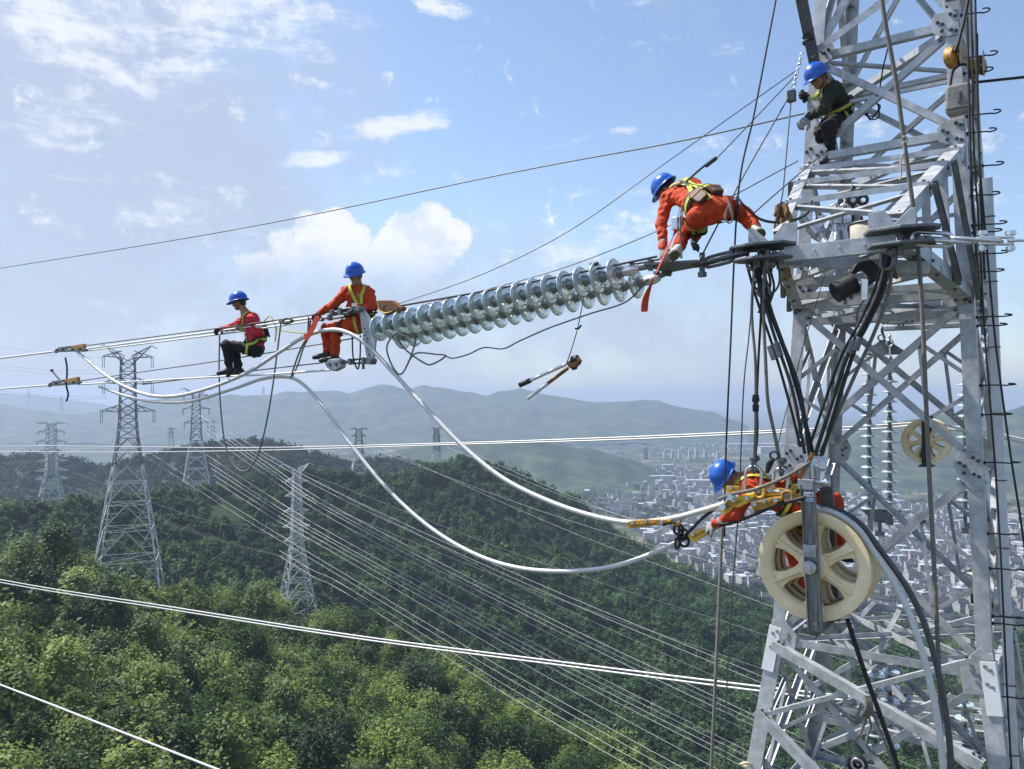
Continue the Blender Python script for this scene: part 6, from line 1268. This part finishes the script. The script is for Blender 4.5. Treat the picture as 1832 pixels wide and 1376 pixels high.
pb, tB = pylon(531, 240, 838, 1098, [(0, 4.9), (.42, 2.0), (.5, 1.55), (1, 1.0)], [(862, 3.7, 1.1, 0), (888, 3.6, 1.1, 0), (915, 3.9, 1.1, 0), (943, 4.2, 1.2, 0), (968, 3.8, 1.1, 0)], 'pale narrow lattice pylon with five short crossarm levels at the edge of the near wood', .55, .17, (3.9, 1.4))
pc, tC = pylon(92, 400, 757, 919, [(0, 6.4), (.35, 3.3), (.45, 2.4), (1, 1.7)], [(758, 6.6, 1.0, 0), (773, 6.0, 1.4, 1.2), (791, 6.6, 1.4, 1.2), (808, 5.2, 1.4, 0), (826, 7.2, 1.5, 0), (843, 7.6, 1.5, 0), (858, 7.4, 1.5, 0)], 'pale pylon with many crossarms at the far left on the ridge', .3, .26)
pd, tD = pylon(351, 440, 703, 892, [(0, 8.0), (.55, 3.1), (.62, 2.6), (1, 1.7)], [(708, 6.4, 1.6, 3.0), (732, 6.9, 1.7, 3.2), (757, 6.2, 1.7, 3.2)], 'hazy tall pylon on the ridge right of the biggest one', .4, .28, (6.2, 2.6), M_pyld)
pe, tE = pylon(642, 640, 767, 868, [(0, 8.5), (.5, 3.4), (1, 2.0)], [(768, 7.4, 1.4, 0), (780, 5.6, 1.5, 1.5), (797, 6.6, 1.6, 1.5), (811, 5.0, 1.5, 0)], 'hazy grey pylon rising behind the ridge below the white loop', .3, .34, None, M_pyld)
pf, tF = pylon(781, 640, 766, 862, [(0, 6.5), (.55, 2.6), (1, 1.5)], [(767, 4.2, 1.2, 0), (781, 4.0, 1.2, 0), (795, 4.2, 1.2, 0), (809, 3.8, 1.2, 0)], 'hazy grey pylon just behind the top of the dark ridge', .3, .32, None, M_pyld)
for px, d, yt, yf, lb in ((306, 1500, 765, 800, 'very faint pylon in the haze left of the hazy tall pylon'), (381, 1600, 752, 792, 'very faint pylon in the haze right of the hazy tall pylon'), (51, 5200, 696, 726, 'tiny faint pylon on the far skyline at the left edge'), (110, 4000, 710, 738, 'tiny faint pylon on the far slope right of the skyline one'), (471, 3800, 693, 712, 'tiny faint pylon on the long blue hill')):
    pylon(px, d, yt, yf, [(0, 6 if d < 3000 else 9), (.5, 3), (1, 2)], [(yt + (yf - yt) * .08, 9, 2, 0), (yt + (yf - yt) * .3, 8, 2, 0), (yt + (yf - yt) * .5, 9, 2, 0)], lb, .3, .5 if d < 3000 else 1.0, None, M_pyld, 'faint far pylons', ins=False)
# wires: each one an object
G_W = 'power line wires crossing the wooded ridge'
LBW = 'thin bright power line wire slanting down across the wooded ridge to the tower foot'
def wire(pts, r, label=LBW, grp=G_W, m=None):
    mb = MB(); mb.tube(spline([P(*q) for q in pts], 7), r, 5, caps=False); return tag(mb.build('power_line', m or M_line, None), label, 'wire', grp)
for (ax, ay, bx, by, cx, cy, r) in (
    (268, 690, 600, 879, 1290, 1180, .045), (268, 696, 600, 887, 1310, 1200, .045),
    (355, 742, 600, 908, 1320, 1266, .05), (360, 752, 600, 916, 1330, 1280, .05), (364, 762, 600, 922, 1330, 1290, .05), (368, 775, 600, 932, 1335, 1306, .042),
    (370, 814, 600, 958, 1340, 1345, .045), (374, 828, 600, 968, 1335, 1352, .05), (378, 838, 600, 974, 1335, 1364, .05), (382, 850, 600, 982, 1330, 1372, .045), (386, 862, 600, 991, 1300, 1385, .042),
    (262, 806, 600, 1017, 1260, 1395, .05), (252, 812, 600, 1026, 1240, 1400, .05), (500, 985, 620, 1050, 1200, 1395, .042), (500, 995, 620, 1062, 1160, 1390, .042)):
    wire([(ax, ay, 196), ((ax + bx) / 2, (ay + by) / 2 + 3, 185), (bx, by, 172), ((bx + cx) / 2, (by + cy) / 2 + 7, 150), (cx, cy, 128), (cx + (cx - bx) * .25, cy + (cy - by) * .25 - 4, 120)], r * .85)
LBF = 'fainter thin power line wire higher up across the dark ridge'
for (ax, ay, cx, cy, d0, d1) in ((545, 845, 1345, 1128, 235, 200), (545, 850, 1345, 1240, 235, 180), (545, 890, 1345, 1190, 235, 190), (660, 790, 1300, 1055, 500, 300), (660, 800, 1290, 1010, 520, 330), (800, 790, 1300, 985, 560, 380), (800, 800, 1240, 960, 560, 400), (130, 860, 520, 1000, 390, 245), (130, 845, 520, 965, 390, 245), (130, 872, 560, 1010, 390, 245)):
    far_ = ax < 200; ex = [] if far_ else [(cx + (cx - ax) * .75, cy + (cy - ay) * .75 - 20, d1 * .8)]
    wire([(ax, ay, d0), ((ax + cx) / 2, (ay + cy) / 2 + 12, (d0 + d1) / 2), (cx, cy, d1)] + ex, .00013 * d1 + .006, LBF, 'faint wires over the dark ridge', M_pyld if far_ else None)
LBL = 'hair thin dark power line wire running from the biggest pylon to the left edge'
for (ay, by) in ((663, 655), (668, 661), (709, 700), (713, 706), (757, 748), (641, 622)): wire([(-160, by - 6, 260), (0, by, 235), (95, (ay + by) / 2 + 4, 215), (191, ay, 196)], .03, LBL, 'wires left of the biggest pylon', M_pyld)
# ================================================================== THE TOWN IN THE VALLEY
M_wall = mat('white_render_wall', (0.43, 0.44, 0.45), 0.85, 0, 0.15, .25)
M_wall2 = mat('grey_render_wall', (0.32, 0.32, 0.31), 0.85, 0, 0.2, .25)
M_roof = mat('dark_tile_roof', (0.05, 0.053, 0.06), 0.85, 0, 0.35, .5)
M_roofr = mat('pale_sheet_roof', (0.42, 0.44, 0.47), 0.6, 0, 0.2, .1)
M_win = mat('dark_window', (0.04, 0.05, 0.06), 0.2)
rgt = np.random.default_rng(77)
def house_parts(L, W_, h, roofm, wallm, gable=True, storeys=2):
    wb = MB(); wb.box(Vector((0, 0, h / 2)), Vector((L / 2, 0, 0)), Vector((0, W_ / 2, 0)), Vector((0, 0, h / 2)))
    pk = W_ * .34
    if gable:
        for s_ in (-1, 1): wb.prism([(-W_ / 2, 0), (W_ / 2, 0), (0, pk)], Vector((s_ * (L / 2 - .15) - .15, 0, h)), Vector((0, 1, 0)), UP, Vector((.3, 0, 0)))
        for s_ in (-1, 1): wb.box(Vector((s_ * L / 2, 0, h + pk * .55)), Vector((.22, 0, 0)), Vector((0, W_ * .28, 0)), UP * (pk * .6))
    rb = MB()
    if gable:
        for s_ in (-1, 1): rb.prism([(0, 0), (W_ / 2 + 1.3, 0), (W_ / 2 + 1.3, .25), (0, .25)], Vector((-L / 2 + .05, 0, h + pk)), (Vector((0, s_ * W_ / 2, -pk))).normalized(), UP, Vector((L - .1, 0, 0)))
    else:
        rb.box(Vector((0, 0, h + .25)), Vector((L / 2 + .2, 0, 0)), Vector((0, W_ / 2 + .2, 0)), UP * .25); rb.box(Vector((L * .2, 0, h + 1.6)), Vector((2.0, 0, 0)), Vector((0, 1.8, 0)), UP * 1.2)
    nb = wb; n = max(2, int(L / 3.4))
    for f in range(storeys):
        for k in range(n):
            for s_ in (-1, 1): nb.box(Vector((-L / 2 + (k + .5) * L / n, s_ * W_ / 2, 1.7 + f * 3.1)), Vector((.75, 0, 0)), Vector((0, .06, 0)), UP * .75, 1)
    return wb, rb
kinds = []
for L, W_, h, g, st, wm in ((13, 9, 6.5, True, 2, M_wall), (16, 9, 6.8, True, 2, M_wall), (11, 8, 9.6, True, 3, M_wall), (18, 10, 6.5, True, 2, M_wall2), (12, 11, 9.5, False, 3, M_wall), (20, 8, 4.6, True, 1, M_wall2)):
    w, r = house_parts(L, W_, h, M_roof, wm, g, st); kinds.append((w.mesh('wall', [wm, M_win]), r.mesh('roof', M_roof if g else M_roofr), L, W_))
crest = lambda px: np.interp(px, mid.px, [975, 932, 925, 897, 876, 856, 850, 836, 828, 843, 888, 941, 993, 1040, 1100, 1128, 1138, 1140, 1118, 1080])
hill_r = lambda px: np.interp(px, [1330, 1400, 1450, 1490, 1540, 1620, 1700, 1832], [862, 872, 880, 884, 886, 888, 890, 892])
roads_px = [(1110, 872), (1138, 891), (1166, 900), (1203, 907), (1228, 916), (1236, 928), (1238, 944), (1243, 965), (1214, 881), (1232, 873), (1172, 913), (1282, 976), (1310, 972), (1241, 857)]
RG_ = [G(*q) for q in roads_px]
spots = []; cell = {}
def try_spot(px, py, sep):
    g = G(px, py)
    for r in RG_:
        if (g.x - r.x) ** 2 + (g.y - r.y) ** 2 < 12 ** 2: return None
    k = (int(g.x // 30), int(g.y // 30))
    for i in (-1, 0, 1):
        for j in (-1, 0, 1):
            for q in cell.get((k[0] + i, k[1] + j), []):
                if (q[0] - g.x) ** 2 + (q[1] - g.y) ** 2 < sep ** 2: return None
    cell.setdefault(k, []).append((g.x, g.y)); return g
clusters = [(1290, 960, 60, 60, 170), (1230, 975, 60, 40, 90), (1180, 945, 40, 30, 30), (1380, 990, 90, 70, 160), (1520, 960, 120, 60, 150), (1620, 1010, 120, 60, 330), (1720, 1030, 120, 60, 330), (1820, 1010, 80, 60, 170), (1560, 1040, 90, 40, 120), (1690, 930, 110, 25, 80),
            (1150, 860, 130, 22, 240), (1060, 835, 110, 18, 130), (1240, 880, 90, 22, 130), (1350, 880, 90, 26, 110), (1480, 900, 60, 20, 60), (950, 850, 60, 10, 40), (930, 836, 50, 6, 35), (1180, 800, 100, 16, 90), (1330, 800, 110, 14, 70), (1300, 920, 60, 22, 60), (1560, 912, 60, 10, 40), (1010, 770, 60, 8, 24), (1120, 905, 40, 14, 25), (1860, 960, 60, 30, 50), (1450, 945, 40, 40, 70)]
for (cx, cy, sx, sy, n) in clusters:
    base = rgt.uniform(-.5, .5)
    for _ in range(int(n * (1.6 if cy > 900 else .7))):
        px, py = rgt.normal(cx, sx * .6), rgt.normal(cy, sy * .6)
        if py < 772 or py > crest(px) + 6 or py > 1150 or (px > 1345 and py < hill_r(px) - 4): continue
        g = try_spot(px, py, 12.5 if py > 890 else 17)
        if g is not None: spots.append((g, base + rgt.choice([0, 0, math.pi / 2]) + rgt.normal(0, .08)))
spots.sort(key=lambda s: s[0].y)
HL = 'small village house with pale walls and dark tiled roof on the valley floor'
nh = 0
for g, a in spots[:280]:
    wm, rm, L, W_ = kinds[int(rgt.integers(0, 6))]; s_ = rgt.uniform(.8, 1.2)
    t = empty('village_house', g, HL, 'house', 'village houses in the valley'); t.rotation_euler = (0, 0, a); t.scale = (s_, s_, s_ * rgt.uniform(.85, 1.25))
    for nm_, me in (('wall', wm), ('roof', rm)):
        c = bpy.data.objects.new(nm_, me); COL.objects.link(c); c.parent = t
    nh += 1
mb = MB()
for g, a in spots[280:]:
    L, W_, h = rgt.uniform(10, 22), rgt.uniform(8, 12), rgt.uniform(4.5, 10); u = Vector((math.cos(a), math.sin(a), 0)); v = Vector((-u.y, u.x, 0)); wi = int(rgt.random() < .3)
    mb.box(g + UP * h / 2, u * L / 2, v * W_ / 2, UP * h / 2, wi)
    if rgt.random() < .75:
        pk = W_ * .3; mb.prism([(-W_ / 2 - .4, 0), (W_ / 2 + .4, 0), (0, pk)], g + UP * (h + .02) - u * (L / 2 - .4), v, UP, u * (L - .8), 2)
        for e in (-1, 1): mb.prism([(-W_ / 2, 0), (W_ / 2, 0), (0, pk + .8)], g + UP * h + u * (e * L / 2 - .2), v, UP, u * .4, wi)
    else: mb.box(g + UP * (h + .3), u * (L / 2 + .3), v * (W_ / 2 + .3), UP * .28, 3)
tag(mb.build('town_houses', [M_wall, M_wall2, M_roof, M_roofr]), 'hazy mass of white walled town houses farther up the valley', 'houses', kind='stuff')
print('houses', nh, 'far', len(spots) - nh)
def block(name, px, py, L, W_, h, a, label, cat, grp, rm=M_roofr, wm=M_wall):
    g = G(px, py); t = empty(name, g, label, cat, grp); t.rotation_euler = (0, 0, a)
    def child(nm, mbx, m): o = bpy.data.objects.new(nm, mbx.mesh(nm, m)); COL.objects.link(o); o.parent = t
    b = MB(); b.box(Vector((0, 0, h / 2)), Vector((L / 2, 0, 0)), Vector((0, W_ / 2, 0)), UP * h / 2); wb_ = b
    b = MB(); b.box(Vector((0, 0, h + .5)), Vector((L / 2 + .6, 0, 0)), Vector((0, W_ / 2 + .6, 0)), UP * .45); child('roof', b, rm)
    b = wb_; nf = max(1, int(h / 3.6)); n = max(2, int(L / 5))
    for f in range(nf):
        for k in range(n): b.box(Vector((-L / 2 + (k + .5) * L / n, -W_ / 2, 2 + f * 3.6)), Vector((1.2, 0, 0)), Vector((0, .08, 0)), UP * .9, 1)
    child('wall', b, [wm, M_win])
for i, (px, py, h, w) in enumerate(((1190, 821, 26, 9), (1203, 820, 26, 9), (1216, 821, 28, 9), (1234, 822, 30, 10), (1246, 822, 30, 10), (1262, 820, 27, 10), (1284, 823, 26, 10))):
    block('tower_block', px, py, w, w, h, .1, 'slim white tower block standing in the row beyond the town', 'tower block', 'row of white tower blocks')
block('tower_block', 1155, 822, 12, 12, 40, .1, 'dark slim tower standing left of the white row beyond the town', 'tower block', None, M_roof, M_roof)
for i, (px, py, L, W_, lb) in enumerate(((1262, 792, 190, 60, 'long white factory shed beyond the town near the hanging rope'), (1350, 800, 240, 40, 'long pale factory shed beyond the town behind the slings'), (1255, 783, 120, 70, 'white factory shed in the haze, farthest of the three'), (1372, 812, 60, 40, 'square white block with rows of windows beyond the town, near the right sling'))):
    block('factory_shed', px, py, L, W_, 14 if i < 3 else 26, .05, lb, 'factory', 'factory sheds')
for i, (px, py, L, W_, h, lb) in enumerate(((1130, 852, 46, 18, 17, 'white five storey block among the town houses, nearest the dark ridge'), (1178, 862, 80, 20, 14, 'long cream school block in the middle of the town'), (1010, 866, 44, 18, 15, 'white block at the left end of the town'), (1255, 866, 70, 22, 9, 'long pale hall on the right of the town'), (1195, 843, 30, 20, 18, 'square white block towards the back of the town'))):
    block('apartment_block', px, py, L, W_, h, .12 - .05 * i, lb, 'block', 'larger town blocks')
# groves between the houses
gv = [crown_np(np.random.default_rng(600 + k), 6, 3.4, 9, 6, 1.0) for k in range(4)]
rg = np.random.default_rng(81); X_, Y_ = [], []
while len(X_) < 3800:
    px, py = rg.uniform(860, 1950), HYP + 58 + 390 * rg.random() ** 1.5
    if py > crest(px) + 8 or (px > 1345 and py < hill_r(px) - 8): continue
    g = G(px, py)
    if vnoise(np.array([g.x]), np.array([g.y]), 90, 91)[0] < .47: continue
    k = (int(g.x // 30), int(g.y // 30))
    if any((q[0] - g.x) ** 2 + (q[1] - g.y) ** 2 < 64 for q in cell.get(k, [])) or any((g.x - r.x) ** 2 + (g.y - r.y) ** 2 < 144 for r in RG_): continue
    X_.append(g.x); Y_.append(g.y)
class _F:
    def at(s, u, v): return np.array(X_), np.array(Y_), np.full(len(X_), FLOOR)
tag(wood('valley_groves', _F(), len(X_), 0, 1, 0, 1, gv, M_leaf3, 82, .7, 1.5), 'groves and garden trees scattered between the houses of the valley', 'trees', kind='stuff')
# ================================================================== AIR
hm = bpy.data.materials.new('haze_air'); hm.use_nodes = True; hn = hm.node_tree.nodes; hn.clear()
pv = hn.new('ShaderNodeVolumePrincipled'); pv.inputs['Color'].default_value = (0.52, 0.63, 0.83, 1); pv.inputs['Density'].default_value = 0.00019; pv.inputs['Anisotropy'].default_value = 0.25
ho = hn.new('ShaderNodeOutputMaterial'); hm.node_tree.links.new(pv.outputs[0], ho.inputs['Volume'])
mb = MB(); mb.box(Vector((0, 7240, (FLOOR - 4 + 140) / 2)), Vector((14200, 0, 0)), Vector((0, 8900, 0)), Vector((0, 0, (140 - FLOOR + 4) / 2)))
hz = mb.build('haze', hm); tag(hz, 'pale blue summer haze filling the valley air', 'haze', kind='stuff')
